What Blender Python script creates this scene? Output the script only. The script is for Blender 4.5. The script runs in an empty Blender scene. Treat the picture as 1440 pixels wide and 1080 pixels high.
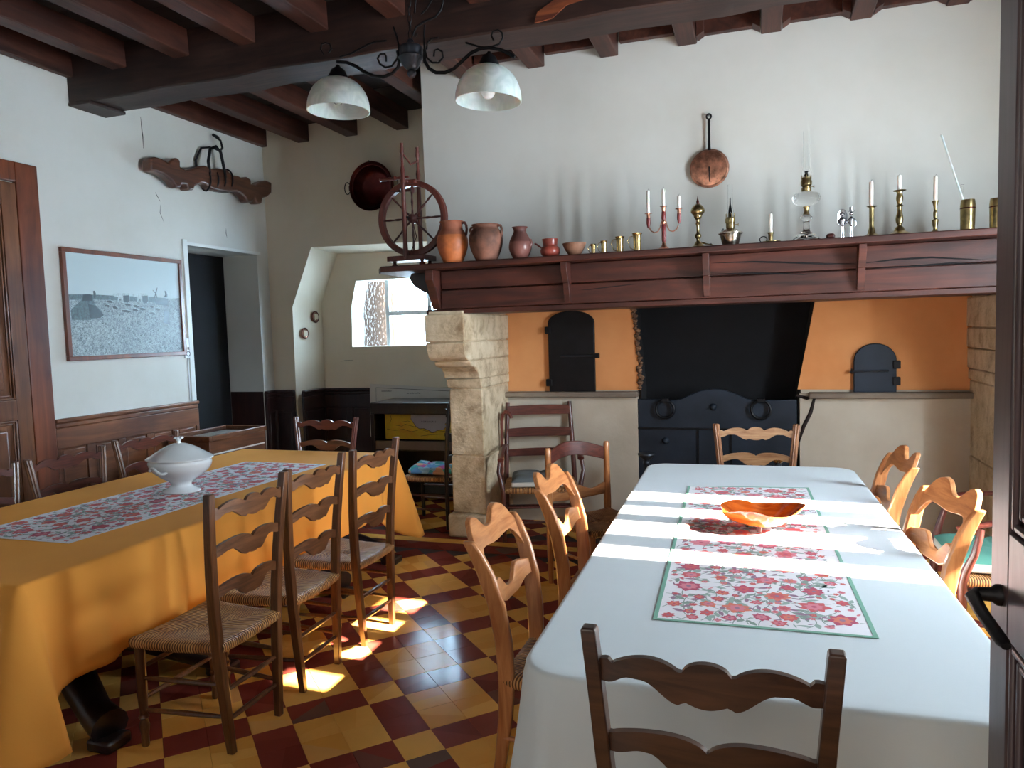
import bpy, bmesh, math, random
from mathutils import Vector, Matrix
random.seed(7)
PI = math.pi; sin = math.sin; cos = math.cos
SC = bpy.context.scene; COL = SC.collection
# ------------------------------------------------------------------ camera
H = 1.65; FPX = 1033.65; YAW, PITCH, ROLL = 0.32477, 0.070538, -0.029786
_f = Vector((-sin(YAW)*cos(PITCH), cos(YAW)*cos(PITCH), -sin(PITCH)))
_r = Vector((cos(YAW), sin(YAW), 0)); _u = _r.cross(_f)
CR = _r*cos(ROLL)+_u*sin(ROLL); CU = -_r*sin(ROLL)+_u*cos(ROLL); CF = _f
cam = bpy.data.cameras.new('camera'); co = bpy.data.objects.new('camera', cam); COL.objects.link(co)
cam.sensor_width = 36; cam.lens = FPX/1440*36; cam.clip_start = .02
M = Matrix((CR, CU, -CF)).transposed().to_4x4(); M.translation = (0, 0, H)
co.matrix_world = M; SC.camera = co
# ------------------------------------------------------------------ light and exposure
SC.view_settings.view_transform = 'Standard'; SC.view_settings.look = 'None'
SC.view_settings.gamma = 1; SC.view_settings.use_curve_mapping = False
SC.view_settings.exposure = 0.52
w = bpy.data.worlds.new('sky'); SC.world = w; w.use_nodes = True
wn = w.node_tree; bg = wn.nodes['Background']; bg.inputs[0].default_value = (.70, .85, 1, 1); bg.inputs[1].default_value = 3.2
sd = bpy.data.lights.new('sun', 'SUN'); sd.energy = 85; sd.color = (1, .92, .80); sd.angle = .012
so = bpy.data.objects.new('sun', sd); COL.objects.link(so)
SUN = Vector((1, -.055, .585)).normalized()
so.rotation_euler = SUN.to_track_quat('Z', 'Y').to_euler(); so.location = (6, 3, 4)
def area(name, loc, direction, sx, sy, power, color):
    l = bpy.data.lights.new(name, 'AREA'); l.shape = 'RECTANGLE'; l.size = sx; l.size_y = sy
    l.energy = power; l.color = color
    o = bpy.data.objects.new(name, l); COL.objects.link(o); o.location = loc
    o.rotation_euler = Vector(direction).to_track_quat('-Z', 'Y').to_euler(); return o
area('window_daylight', (2.62, 3.28, 1.75), (-1, 0, -.12), 0.85, 2.0, 370, (.74, .88, 1))
area('hall_fill', (-.5, -1.2, 1.9), (-.25, 1, .05), 1.6, 1.6, 19, (1, .93, .84))  # warm fill lamp added behind the camera, no hall window is built
area('niche_daylight', (-3.3, 7.9, 2.1), (-.25, -1, -.1), 1.5, 1.0, 260, (.50, .75, 1))
# ------------------------------------------------------------------ pixel helpers (points of the photograph on real planes)
def _ray(px, py): return CR*(px-720) - CU*(py-540) + CF*FPX
def onY(px, py, y):
    d = _ray(px, py); return Vector((0, 0, H)) + d*(y/d.y)
def onZ(px, py, z):
    d = _ray(px, py); return Vector((0, 0, H)) + d*((z-H)/d.z)
def onX(px, py, x):
    d = _ray(px, py); return Vector((0, 0, H)) + d*(x/d.x)
def proj(p):
    v = Vector(p)-Vector((0, 0, H)); c = v.dot(CF)
    return (720+FPX*v.dot(CR)/c, 540-FPX*v.dot(CU)/c, c) if c > .05 else (-9e9, -9e9, c)
# ------------------------------------------------------------------ materials
def lin(c):
    return tuple(((v/255)/12.92 if v/255 <= .04045 else ((v/255+.055)/1.055)**2.4) for v in c)+(1,)
class NT:
    def __init__(s, name):
        s.m = bpy.data.materials.new(name); s.m.use_nodes = True; s.t = s.m.node_tree; s.n = s.t.nodes
        s.b = s.n['Principled BSDF']
    def node(s, typ, **k):
        n = s.n.new(typ)
        for a, v in k.items():
            if a in n.inputs.keys(): n.inputs[a].default_value = v
            else: setattr(n, a, v)
        return n
    def link(s, a, b): s.t.links.new(a, b)
    def coord(s, kind='Object', scale=(1, 1, 1), rot=(0, 0, 0)):
        tc = s.node('ShaderNodeTexCoord'); mp = s.node('ShaderNodeMapping')
        mp.inputs['Scale'].default_value = scale; mp.inputs['Rotation'].default_value = rot
        s.link(tc.outputs[kind], mp.inputs[0]); return mp.outputs[0]
    def noise(s, vec, scale=5, detail=4, rough=.55, dist=0):
        n = s.node('ShaderNodeTexNoise'); n.inputs['Scale'].default_value = scale; n.inputs['Detail'].default_value = detail
        n.inputs['Roughness'].default_value = rough; n.inputs['Distortion'].default_value = dist
        s.link(vec, n.inputs['Vector']); return n.outputs['Fac']
    def ramp(s, fac, stops):
        r = s.node('ShaderNodeValToRGB'); e = r.color_ramp.elements
        while len(e) < len(stops): e.new(.5)
        for i, (p, c) in enumerate(stops): e[i].position = p; e[i].color = c if len(c) == 4 else lin(c)
        s.link(fac, r.inputs[0]); return r.outputs[0]
    def mix(s, fac, a, b, mode='MIX'):
        m = s.node('ShaderNodeMix'); m.data_type = 'RGBA'; m.blend_type = mode
        for v, i in ((fac, 0), (a, 6), (b, 7)):
            if hasattr(v, 'links'): s.link(v, m.inputs[i])
            else: m.inputs[i].default_value = v
        return m.outputs[2]
    def bump(s, h, strength=.2, dist=.01):
        b = s.node('ShaderNodeBump'); b.inputs['Strength'].default_value = strength; b.inputs['Distance'].default_value = dist
        s.link(h, b.inputs['Height']); s.link(b.outputs[0], s.b.inputs['Normal'])
    def base(s, c):
        if hasattr(c, 'links'): s.link(c, s.b.inputs['Base Color'])
        else: s.b.inputs['Base Color'].default_value = c
    def set(s, **k):
        for a, v in k.items(): s.b.inputs[a.replace('_', ' ')].default_value = v
        return s.m
def wood(name, dark, light, rough=.45, axis=2, scale=9, coat=0, bump=.12):
    t = NT(name); sc = [scale*1.0]*3; sc[axis] = scale*.10
    v = t.coord('Object', sc); n = t.noise(v, 3.2, 6, .62, .9); n2 = t.noise(t.coord('Object', (1.2, 1.2, 1.2)), 2, 2)
    c = t.ramp(n, [(.30, dark), (.70, light)])
    c2 = t.mix(t.ramp(n2, [(.35, (60, 60, 60)), (.7, (255, 255, 255))]), t.mix(1.0, c, lin((190, 175, 165)), 'MULTIPLY'), c)
    t.base(c2); t.bump(n, bump, .003); return t.set(Roughness=rough, Coat_Weight=coat, Coat_Roughness=.25)
def plain(name, col, rough=.5, metal=0, var=0, vscale=8, bump=0, bscale=60, bdist=.002, **k):
    t = NT(name)
    if var:
        n = t.noise(t.coord(), vscale, 4)
        d = tuple(max(0, int(c*(1-var))) for c in col); l = tuple(min(255, int(c*(1+var*.5))) for c in col)
        t.base(t.ramp(n, [(.3, d), (.7, l)]))
    else: t.base(lin(col))
    if bump: t.bump(t.noise(t.coord(), bscale, 5), bump, bdist)
    return t.set(Roughness=rough, Metallic=metal, **k)
MT = {}
def plaster(name, col, stain, amt=.5, bs=.25):
    t = NT(name); v = t.coord(); n = t.noise(v, .9, 5, .6); n2 = t.noise(v, 14, 5, .6)
    c = t.ramp(n, [(.35, stain), (.35+amt, col)]); t.base(c); t.bump(n2, bs, .006); return t.set(Roughness=.92)
MT['wall'] = plaster('white_plaster', (216, 215, 209), (207, 205, 197), .25, .12)
MT['orange_plaster'] = plaster('ochre_plaster', (226, 160, 104), (204, 132, 78), .35, .3)
MT['grey_plaster'] = plaster('old_limewash', (206, 196, 180), (178, 164, 146), .35, .5)
MT['cream_wall'] = plaster('cream_plaster', (230, 218, 198), (220, 207, 184), .25, .12)
def stone():
    t = NT('carved_stone'); v = t.coord(); n = t.noise(v, 7, 6, .7, .3); n2 = t.noise(v, 45, 5, .7); n3 = t.noise(t.coord('Object', (1, 1, .6)), 3, 3)
    c = t.ramp(n, [(.28, (150, 124, 96)), (.5, (212, 192, 160)), (.72, (232, 216, 190))])
    c = t.mix(t.ramp(n3, [(.48, (0, 0, 0)), (.66, (150, 150, 150))]), c, lin((168, 140, 96)))
    t.base(c)
    a = t.node('ShaderNodeMath', operation='ADD'); t.link(n, a.inputs[0]); t.link(n2, a.inputs[1]); t.bump(a.outputs[0], .7, .012)
    return t.set(Roughness=.95)
MT['stone'] = stone()
MT['dark_beam'] = wood('dark_stained_beam', (34, 18, 14), (72, 46, 38), .55, 0, 5, 0, .5)
MT['joist'] = wood('reddish_joist', (50, 24, 15), (98, 54, 40), .55, 1, 5, 0, .4)
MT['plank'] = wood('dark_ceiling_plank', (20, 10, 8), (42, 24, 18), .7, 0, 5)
MT['chair'] = wood('brown_chair_wood', (74, 42, 22), (128, 82, 50), .33, 2, 14, .4)
MT['slat'] = wood('brown_slat_wood', (84, 48, 26), (142, 94, 60), .33, 0, 12, .4)
MT['pale_chair'] = wood('worn_pale_chair_wood', (120, 72, 44), (176, 122, 82), .38, 2, 12, .3)
MT['pale_slat'] = wood('worn_pale_slat_wood', (140, 92, 56), (200, 156, 112), .36, 0, 12, .3)
MT['gondola'] = wood('honey_chair_wood', (158, 92, 50), (216, 152, 98), .28, 2, 10, .5)
MT['gondola_x'] = wood('honey_crest_wood', (160, 94, 52), (220, 158, 104), .28, 0, 10, .5)
MT['red_chair'] = wood('dark_red_chair_wood', (60, 24, 20), (112, 54, 44), .35, 2, 12, .4)
MT['red_slat'] = wood('dark_red_slat_wood', (64, 26, 22), (116, 58, 46), .35, 0, 12, .4)
MT['mantel'] = wood('oxblood_mantel_wood', (38, 15, 12), (104, 52, 38), .5, 0, 3.5, 0, .8)
MT['door'] = wood('walnut_door_wood', (90, 50, 25), (142, 88, 52), .38, 2, 5, .3)
MT['frame_wood'] = wood('mahogany_door_frame', (96, 44, 22), (146, 78, 44), .38, 2, 4, .3)
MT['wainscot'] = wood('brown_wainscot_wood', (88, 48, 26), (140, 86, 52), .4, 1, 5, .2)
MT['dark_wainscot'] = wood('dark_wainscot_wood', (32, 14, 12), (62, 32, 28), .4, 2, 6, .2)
MT['black_wood'] = wood('blackened_wood', (22, 14, 16), (46, 32, 34), .32, 2, 6, .4)
MT['near_door'] = wood('dark_weathered_door_wood', (54, 40, 44), (92, 76, 82), .4, 2, 6, .2)
MT['yoke'] = wood('old_yoke_wood', (54, 30, 22), (112, 70, 50), .45, 1, 7, .2, .3)
MT['wheel'] = wood('spinning_wheel_wood', (84, 34, 26), (140, 72, 58), .4, 2, 9, .2)
MT['olive'] = wood('figured_bowl_wood', (150, 60, 16), (226, 132, 50), .12, 0, 6, .8)
MT['black'] = plain('soot_and_shade_black', (14, 13, 16), .95, var=.4, vscale=4)
MT['iron'] = plain('black_iron', (26, 25, 28), .5, .6, var=.3, bump=.2)
MT['blue_iron'] = plain('bluish_cast_iron', (36, 44, 56), .55, .4, var=.25, vscale=3, bump=.3, bscale=30)
MT['grey_iron'] = plain('grey_wrought_iron', (58, 62, 70), .4, .6)
MT['brass'] = plain('aged_brass', (164, 146, 104), .28, 1, var=.3, vscale=14)
MT['bright_brass'] = plain('bright_brass', (204, 180, 126), .22, 1, var=.15, vscale=14)
MT['copper'] = plain('hammered_copper', (206, 150, 126), .32, 1, var=.35, vscale=18, bump=.5, bscale=70)
MT['dark_copper'] = plain('dark_copper', (92, 40, 36), .35, .9, var=.4, vscale=5, bump=.2, bscale=30)
MT['tin'] = plain('pale_tinned_copper', (150, 112, 96), .3, 1, var=.3, vscale=30, bump=.6, bscale=60)
MT['nickel'] = plain('nickel', (200, 192, 180), .2, 1)
MT['silver'] = plain('silvered_metal', (188, 190, 198), .18, 1)
MT['porcelain'] = plain('white_porcelain', (232, 236, 238), .12, Coat_Weight=.5)
MT['candle'] = plain('white_wax', (236, 232, 224), .5, Subsurface_Weight=.1)
MT['pink_wax'] = plain('cream_wax', (230, 216, 204), .5, Subsurface_Weight=.1)
MT['white_paint'] = plain('white_painted_wood', (222, 224, 220), .5)
MT['plastic'] = plain('white_plastic', (222, 226, 228), .35)
MT['terra'] = plain('orange_terracotta', (196, 110, 60), .5, var=.25, vscale=9, bump=.2)
MT['terra_red'] = plain('unglazed_red_terracotta', (156, 92, 68), .8, var=.2, vscale=9, bump=.2)
MT['smoked'] = plain('smoked_clay', (122, 80, 64), .7, var=.6, vscale=7, bump=.5, bscale=40)
MT['brown_glaze'] = plain('brown_glazed_clay', (128, 80, 72), .35, var=.2)
MT['brown_clay'] = plain('dark_brown_clay', (98, 58, 52), .6, var=.2)
MT['red_glaze'] = plain('red_glazed_clay', (138, 62, 50), .3, var=.2)
MT['bowl_clay'] = plain('dull_brown_clay', (132, 92, 70), .7, var=.3)
MT['darkwood_plain'] = plain('dark_turned_wood', (70, 34, 30), .3)
MT['red_wood'] = plain('red_turned_wood', (112, 42, 42), .35)
MT['white_cushion'] = plain('cream_cushion_side', (206, 202, 190), .9, bump=.2)
MT['grey_cushion'] = plain('slate_grey_cushion', (104, 110, 112), .9, bump=.2)
MT['teal_cushion'] = plain('teal_cushion', (82, 142, 128), .9, bump=.2)
MT['paper'] = plain('old_white_paper', (214, 206, 196), .8)
MT['ink'] = plain('print_ink', (34, 28, 30), .8)
def cloth(name, col, dark, scale=900, rough=.8, sheen=.3):
    t = NT(name); n = t.noise(t.coord(), 1.6, 3); t.base(t.ramp(n, [(.3, dark), (.7, col)]))
    t.bump(t.noise(t.coord(), 260, 2), .12, .002); return t.set(Roughness=rough, Sheen_Weight=sheen, Specular_IOR_Level=.2)
MT['orange_cloth'] = cloth('amber_tablecloth', (238, 162, 72), (230, 152, 64), rough=.85, sheen=0)
MT['white_cloth'] = cloth('white_tablecloth', (192, 200, 204), (184, 193, 198))
MT['runner'] = cloth('runner_cotton', (226, 222, 226), (218, 214, 220))
for n_, c_ in dict(fl_red=(204, 96, 102), fl_coral=(216, 122, 104), fl_pink=(214, 128, 140), fl_rose=(186, 84, 108), leaf=(150, 168, 160), leaf2=(132, 148, 140), stem=(140, 128, 140), mauve=(150, 118, 140), green_hem=(118, 164, 146)).items():
    MT[n_] = plain('print_'+n_, c_, .85)
def glass(name, col=(1, 1, 1, 1), rough=0, ior=1.45):
    t = NT(name); t.base(col); return t.set(Roughness=rough, IOR=ior, Transmission_Weight=1)
MT['glass'] = glass('clear_glass')
MT['thin_glass'] = glass('thin_chimney_glass', (.99, 1, 1, 1), 0, 1.12)
MT['cut_glass'] = glass('pressed_glass', (.97, .97, .96, 1), .04, 1.4)
def shade():
    t = NT('alabaster_glass'); n = t.noise(t.coord('Object', (3, 3, 3)), 3, 3, .5, 2.5)
    t.base(t.ramp(n, [(.4, (212, 222, 220)), (.7, (238, 244, 242))])); return t.set(Roughness=.3, Transmission_Weight=.25, Subsurface_Weight=.2)
MT['shade'] = shade()
def rippled():
    t = NT('rippled_window_glass'); t.base((.97, 1, 1, 1)); tp = t.node('ShaderNodeBsdfTransparent'); mx = t.node('ShaderNodeMixShader'); mx.inputs[0].default_value = .5
    t.link(tp.outputs[0], mx.inputs[1]); t.link(t.b.outputs[0], mx.inputs[2]); t.link(mx.outputs[0], t.n['Material Output'].inputs[0]); v = t.coord('Object', (1, 1, .55))
    vo = t.node('ShaderNodeTexVoronoi'); vo.inputs['Scale'].default_value = 42; t.link(v, vo.inputs['Vector'])
    t.bump(vo.outputs['Distance'], .8, .01); return t.set(Roughness=.12, IOR=1.25, Transmission_Weight=1)
MT['rippled'] = rippled()
def lidglass():
    t = NT('case_glass'); t.b.inputs['Roughness'].default_value = .04; t.base((.02, .02, .02, 1)); tp = t.node('ShaderNodeBsdfTransparent'); mx = t.node('ShaderNodeMixShader'); mx.inputs[0].default_value = .15
    t.link(tp.outputs[0], mx.inputs[1]); t.link(t.b.outputs[0], mx.inputs[2]); t.link(mx.outputs[0], t.n['Material Output'].inputs[0]); return t.m
MT['lid_glass'] = lidglass()
def rush():
    t = NT('woven_rush'); uv = t.node('ShaderNodeTexCoord').outputs['UV']
    w_ = t.node('ShaderNodeTexWave', wave_type='BANDS', bands_direction='X'); w_.inputs['Scale'].default_value = 27
    w_.inputs['Distortion'].default_value = 1.2; w_.inputs['Detail'].default_value = 1; t.link(uv, w_.inputs['Vector'])
    n = t.noise(uv, 14, 3)
    c = t.ramp(w_.outputs['Fac'], [(.08, (92, 52, 22)), (.5, (204, 142, 80)), (1, (244, 200, 136))])
    c = t.mix(t.ramp(n, [(.35, (40, 40, 40)), (.7, (220, 220, 220))]), t.mix(1, c, lin((190, 160, 130)), 'MULTIPLY'), c)
    t.base(c); t.bump(w_.outputs['Fac'], .9, .004); return t.set(Roughness=.55)
MT['rush'] = rush()
def patch():
    t = NT('patchwork_fabric'); v = t.coord('Object', (1, 1, 1)); vo = t.node('ShaderNodeTexVoronoi'); vo.inputs['Scale'].default_value = 14
    vo.distance = 'MANHATTAN' if hasattr(vo, 'distance') else vo.distance; t.link(v, vo.inputs['Vector'])
    sp = t.node('ShaderNodeSeparateColor'); t.link(vo.outputs['Color'], sp.inputs[0])
    r = t.ramp(sp.outputs[0], [(0, (60, 160, 160)), (.25, (90, 140, 190)), (.45, (190, 70, 130)), (.6, (150, 190, 210)), (.8, (210, 150, 110)), (.95, (70, 170, 140))])
    t.n[-1].color_ramp.interpolation = 'CONSTANT'; t.base(r); return t.set(Roughness=.9)
MT['patchwork'] = patch()
T_S, T_A, T_O = .167276, .793929, (-1.908645, 3.281825)
def tilemat(name, c1, c2, c3):
    t = NT(name); tc = t.node('ShaderNodeTexCoord'); oi = t.node('ShaderNodeNewGeometry')
    mp = t.node('ShaderNodeMapping'); mp.vector_type = 'TEXTURE'
    mp.inputs['Location'].default_value = (T_O[0], T_O[1], .0); mp.inputs['Rotation'].default_value = (0, 0, T_A); mp.inputs['Scale'].default_value = (T_S, T_S, 9)
    t.link(oi.outputs['Position'], mp.inputs[0])
    fl = t.node('ShaderNodeVectorMath', operation='FLOOR'); t.link(mp.outputs[0], fl.inputs[0])
    wnn = t.node('ShaderNodeTexWhiteNoise'); t.link(fl.outputs[0], wnn.inputs['Vector'])
    c = t.ramp(wnn.outputs['Value'], [(0, c1), (.55, c2), (.9, c2), (1, c3)])
    n = t.noise(oi.outputs['Position'], 6, 5, .6); c = t.mix(t.ramp(n, [(.3, (120, 120, 120)), (.65, (0, 0, 0))]), c, t.mix(1, c, lin((206, 190, 176)), 'MULTIPLY'))
    t.base(c); t.bump(t.noise(oi.outputs['Position'], 3.5, 3), .12, .006); t.b.inputs['Specular IOR Level'].default_value = 0; t.b.inputs['Coat Weight'].default_value = .16; t.b.inputs['Coat Roughness'].default_value = .12
    rr = t.node('ShaderNodeMapRange'); rr.inputs['To Min'].default_value = .20; rr.inputs['To Max'].default_value = .30; t.link(n, rr.inputs[0]); t.link(rr.outputs[0], t.b.inputs['Roughness'])
    return t.set()
MT['tile_y'] = tilemat('ochre_floor_tile', (226, 160, 74), (240, 182, 94), (226, 168, 98))
MT['tile_r'] = tilemat('oxblood_floor_tile', (122, 52, 42), (138, 64, 52), (112, 88, 76))
MT['grout'] = plain('dark_grout', (58, 36, 26), .95)
def photo_field():
    t = NT('photo_stubble'); v = t.coord('Object', (1, 1, 1)); n = t.noise(v, 60, 6, .75, 1.5); n2 = t.noise(v, 7, 4)
    a = t.mix(.35, t.ramp(n, [(.40, (30, 44, 48)), (.60, (206, 218, 220))]), t.ramp(n2, [(.35, (80, 96, 98)), (.7, (150, 164, 166))]))
    t.base(a); return t.set(Roughness=.5)
MT['ph_field'] = photo_field()
MT['ph_sky'] = plain('photo_sky', (192, 206, 208), .5)
MT['ph_dark'] = plain('photo_dark', (26, 36, 40), .4, var=.5, vscale=40)
MT['ph_mid'] = plain('photo_mid', (84, 100, 104), .4, var=.4, vscale=50)
MT['ph_light'] = plain('photo_light', (186, 200, 202), .4, var=.2, vscale=60)
def mapmat():
    t = NT('map_yellow'); n = t.noise(t.coord(), 5, 4, .6); t.base(t.ramp(n, [(.3, (216, 150, 40)), (.5, (214, 176, 40)), (.7, (190, 168, 60))])); return t.set(Roughness=.6)
MT['map_yellow'] = mapmat(); MT['map_grey'] = plain('map_grey', (176, 172, 180), .6); MT['map_board'] = plain('map_margin', (120, 98, 84), .7)
# ------------------------------------------------------------------ mesh builder
class MB:
    def __init__(s): s.v = []; s.f = []; s.uv = None; s.mi = []
    def add(s, vs, fs, mi=0):
        o = len(s.v); s.v += [tuple(v) for v in vs]; s.f += [tuple(i+o for i in f) for f in fs]; s.mi += [mi]*len(fs); return s
    def box(s, c, d, rz=0, mat=None, mi=0):
        vs = []
        for z in (-.5, .5):
            for x, y in ((-.5, -.5), (.5, -.5), (.5, .5), (-.5, .5)):
                p = Vector((x*d[0], y*d[1], z*d[2]))
                if rz: p = Matrix.Rotation(rz, 3, 'Z') @ p
                if mat: p = mat @ p
                vs.append(p+Vector(c))
        return s.add(vs, [(3, 2, 1, 0), (4, 5, 6, 7), (0, 1, 5, 4), (1, 2, 6, 5), (2, 3, 7, 6), (3, 0, 4, 7)], mi)
    def bx(s, x0, x1, y0, y1, z0, z1, mi=0): return s.box(((x0+x1)/2, (y0+y1)/2, (z0+z1)/2), (abs(x1-x0), abs(y1-y0), abs(z1-z0)), mi=mi)
    def lathe(s, prof, n=24, o=(0, 0, 0), M=None, cap=True, sx=1, sy=1, mi=0):
        vs = []
        for r, z in prof:
            for k in range(n):
                a = 2*PI*k/n; p = Vector((r*cos(a)*sx, r*sin(a)*sy, z))
                if M: p = M @ p
                vs.append(p+Vector(o))
        fs = [(i*n+k, i*n+(k+1) % n, (i+1)*n+(k+1) % n, (i+1)*n+k) for i in range(len(prof)-1) for k in range(n)]
        if cap: fs += [tuple(range(n-1, -1, -1)), tuple((len(prof)-1)*n+k for k in range(n))]
        return s.add(vs, fs, mi)
    def tube(s, pts, r, n=8, closed=False, sx=1, mi=0):
        pts = [Vector(p) for p in pts]; m = len(pts); vs = []; up = None
        for i, p in enumerate(pts):
            a = pts[(i-1) % m] if closed or i > 0 else p; b = pts[(i+1) % m] if closed or i < m-1 else p
            t = (b-a).normalized()
            if up is None: up = Vector((0, 0, 1)) if abs(t.z) < .9 else Vector((1, 0, 0))
            u = (up - t*up.dot(t)).normalized(); w_ = t.cross(u); up = u
            rr = r[i] if hasattr(r, '__len__') else r
            vs += [p + u*cos(2*PI*k/n)*rr*sx + w_*sin(2*PI*k/n)*rr for k in range(n)]
        L = m if closed else m-1
        fs = [(i*n+k, i*n+(k+1) % n, ((i+1) % m)*n+(k+1) % n, ((i+1) % m)*n+k) for i in range(L) for k in range(n)]
        if not closed: fs += [tuple(range(n-1, -1, -1)), tuple((m-1)*n+k for k in range(n))]
        return s.add(vs, fs, mi)
    def bar(s, pts, wx, wy, mi=0):      # square-section bar through points, axes x / y fixed
        vs = []
        for i, p in enumerate(pts):
            a = wx[i] if hasattr(wx, '__len__') else wx; b = wy[i] if hasattr(wy, '__len__') else wy
            for x, y in ((-.5, -.5), (.5, -.5), (.5, .5), (-.5, .5)): vs.append((p[0]+x*a, p[1]+y*b, p[2]))
        m = len(pts); fs = [(i*4+k, i*4+(k+1) % 4, (i+1)*4+(k+1) % 4, (i+1)*4+k) for i in range(m-1) for k in range(4)]
        return s.add(vs, fs+[(3, 2, 1, 0), tuple((m-1)*4+k for k in range(4))], mi)
    def prism(s, poly, plane, d0, d1, mi=0):
        def P(a, b, d): return {'xz': (a, d, b), 'yz': (d, a, b), 'xy': (a, b, d)}[plane]
        n = len(poly); vs = [P(a, b, d0) for a, b in poly]+[P(a, b, d1) for a, b in poly]
        return s.add(vs, [tuple(range(n)), tuple(range(2*n-1, n-1, -1))]+[(k, k+n, (k+1) % n+n, (k+1) % n) for k in range(n)], mi)
    def ribbon(s, top, bot, w0, w1, n, yf, th, mi=0):   # plate in x-z with free top and bottom edges, bowed in y
        vs = []
        for i in range(n+1):
            x = w0+(w1-w0)*i/n
            for z in (bot(x), top(x)):
                y = yf(x, z); vs += [(x, y-th/2, z), (x, y+th/2, z)]
        fs = []
        for i in range(n):
            a = i*4; b = a+4
            fs += [(a, b, b+2, a+2), (a+1, a+3, b+3, b+1), (a, a+1, b+1, b), (a+2, b+2, b+3, a+3)]
        fs += [(0, 2, 3, 1), (n*4, n*4+1, n*4+3, n*4+2)]
        return s.add(vs, fs, mi)
    def mesh(s, name, mat, smooth=True, ang=40):
        me = bpy.data.meshes.new(name); me.from_pydata(s.v, [], s.f)
        for m in (mat if isinstance(mat, (list, tuple)) else [mat]): me.materials.append(MT[m])
        if any(s.mi): me.polygons.foreach_set('material_index', s.mi)
        if s.uv:
            l = me.uv_layers.new(name='uv')
            for p in me.polygons:
                for li, vi in zip(p.loop_indices, p.vertices): l.data[li].uv = s.uv[vi]
        bm = bmesh.new(); bm.from_mesh(me); bmesh.ops.recalc_face_normals(bm, faces=bm.faces); bm.to_mesh(me); bm.free()
        if smooth:
            me.polygons.foreach_set('use_smooth', [True]*len(me.polygons)); me.set_sharp_from_angle(angle=math.radians(ang))
        return me
    def build(s, name, mat, parent=None, bevel=0, smooth=True, ang=40, kind=None, label=None):
        o = bpy.data.objects.new(name, s.mesh(name, mat, smooth, ang)); COL.objects.link(o)
        if parent: o.parent = parent
        if bevel:
            b = o.modifiers.new('bevel', 'BEVEL'); b.width = bevel; b.segments = 2; b.limit_method = 'ANGLE'; b.angle_limit = math.radians(35)
        if kind: o['kind'] = kind
        if label: o['label'] = label
        return o
def thing(name, label, cat, loc=(0, 0, 0), rz=0, group=None):
    o = bpy.data.objects.new(name, None); COL.objects.link(o); o.location = loc; o.rotation_euler = (0, 0, rz)
    o['label'] = label; o['category'] = cat; o.empty_display_size = .1
    if group: o['group'] = group
    return o
def tag(o, label, cat, group=None):
    o['label'] = label; o['category'] = cat
    if group: o['group'] = group
    return o
def struct(name, loc=(0, 0, 0)):
    o = bpy.data.objects.new(name, None); COL.objects.link(o); o['kind'] = 'structure'; o.location = loc; return o
def copy_tree(o, loc, rz, label, group=None):
    r = o.copy(); COL.objects.link(r); r.location = loc; r.rotation_euler = (0, 0, rz); r['label'] = label
    if group: r['group'] = group
    for ch in [c for c in bpy.data.objects if c.parent == o]:
        c = ch.copy(); COL.objects.link(c); c.parent = r
        for g in [g for g in bpy.data.objects if g.parent == ch]:
            d = g.copy(); COL.objects.link(d); d.parent = c
    return r
def text(name, body, size, mat, M, parent, ext=.0006):
    cu = bpy.data.curves.new(name, 'FONT'); cu.body = body; cu.size = size; cu.extrude = ext; cu.align_x = 'CENTER'
    t = bpy.data.objects.new(name, cu); COL.objects.link(t); bpy.context.view_layer.update()
    me = bpy.data.meshes.new_from_object(t.evaluated_get(bpy.context.evaluated_depsgraph_get()))
    bpy.data.objects.remove(t); bpy.data.curves.remove(cu)
    me.materials.clear(); me.materials.append(MT[mat]); me.transform(M)
    o = bpy.data.objects.new(name, me); COL.objects.link(o); o.parent = parent; return o
# =================================================================== FLOOR
WX0, WX1, WY0 = -4.95, 2.2, .42
floor = struct('floor')
MB().bx(WX0-.6, WX1+.3, -1.4, 7.4, -.06, -.006).build('floor_bed', 'grout', floor)
e1 = Vector((cos(T_A), sin(T_A))); e2 = Vector((sin(T_A), -cos(T_A)))
def tile_mesh(name, sx, sy, mat):
    b = .0008; g = .0004; x = sx/2-g; y = sy/2-g
    vs = [(a*x, c*y, -.008) for a, c in ((-1, -1), (1, -1), (1, 1), (-1, 1))]+[(a*x, c*y, -.0016) for a, c in ((-1, -1), (1, -1), (1, 1), (-1, 1))]+[(a*(x-b), c*(y-b), 0) for a, c in ((-1, -1), (1, -1), (1, 1), (-1, 1))]
    fs = [(8, 9, 10, 11)]+[(k, (k+1) % 4, 4+(k+1) % 4, 4+k) for k in range(4)]+[(4+k, 4+(k+1) % 4, 8+(k+1) % 4, 8+k) for k in range(4)]
    m = MB(); m.add(vs, fs); return m, m.mesh(name, mat, False)
ty_mb, ty = tile_mesh('floor_tile', T_S, T_S, 'tile_y'); tr_mb, tr = tile_mesh('floor_tile', T_S, T_S, 'tile_r')
def under_table(c):
    for z, (x0, x1, y0, y1) in ((.76, (-.62, .56, 1.8, 4.8)), (.45, (-.6, .5, 1.8, 4.8)), (.76, (-4.0, -2.6, 1.95, 5.0)), (.5, (-4, -2.58, 2, 5))):
        k = 1-z/H; x, y = c[0]*k, c[1]*k
        if x0 < x < x1 and y0 < y < y1: return True
    return False
cells = []
for i in range(-40, 40):
    for j in range(-40, 40):
        c = Vector(T_O)+e1*(i+.5)*T_S+e2*(j+.5)*T_S
        if not (WX0-.4 < c.x < WX1+.1 and -1.2 < c.y < 7.1) or 5.02 < c.y < 5.54: continue
        yel = (i % 3 < 2) == (j % 3 < 2)
        px, py, dep = proj((c.x, c.y, 0)); vis = 0 < px < 1410 and 400 < py < 1090 and not under_table(c)
        cells.append((0 if vis else 1, dep, c, yel))
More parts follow.
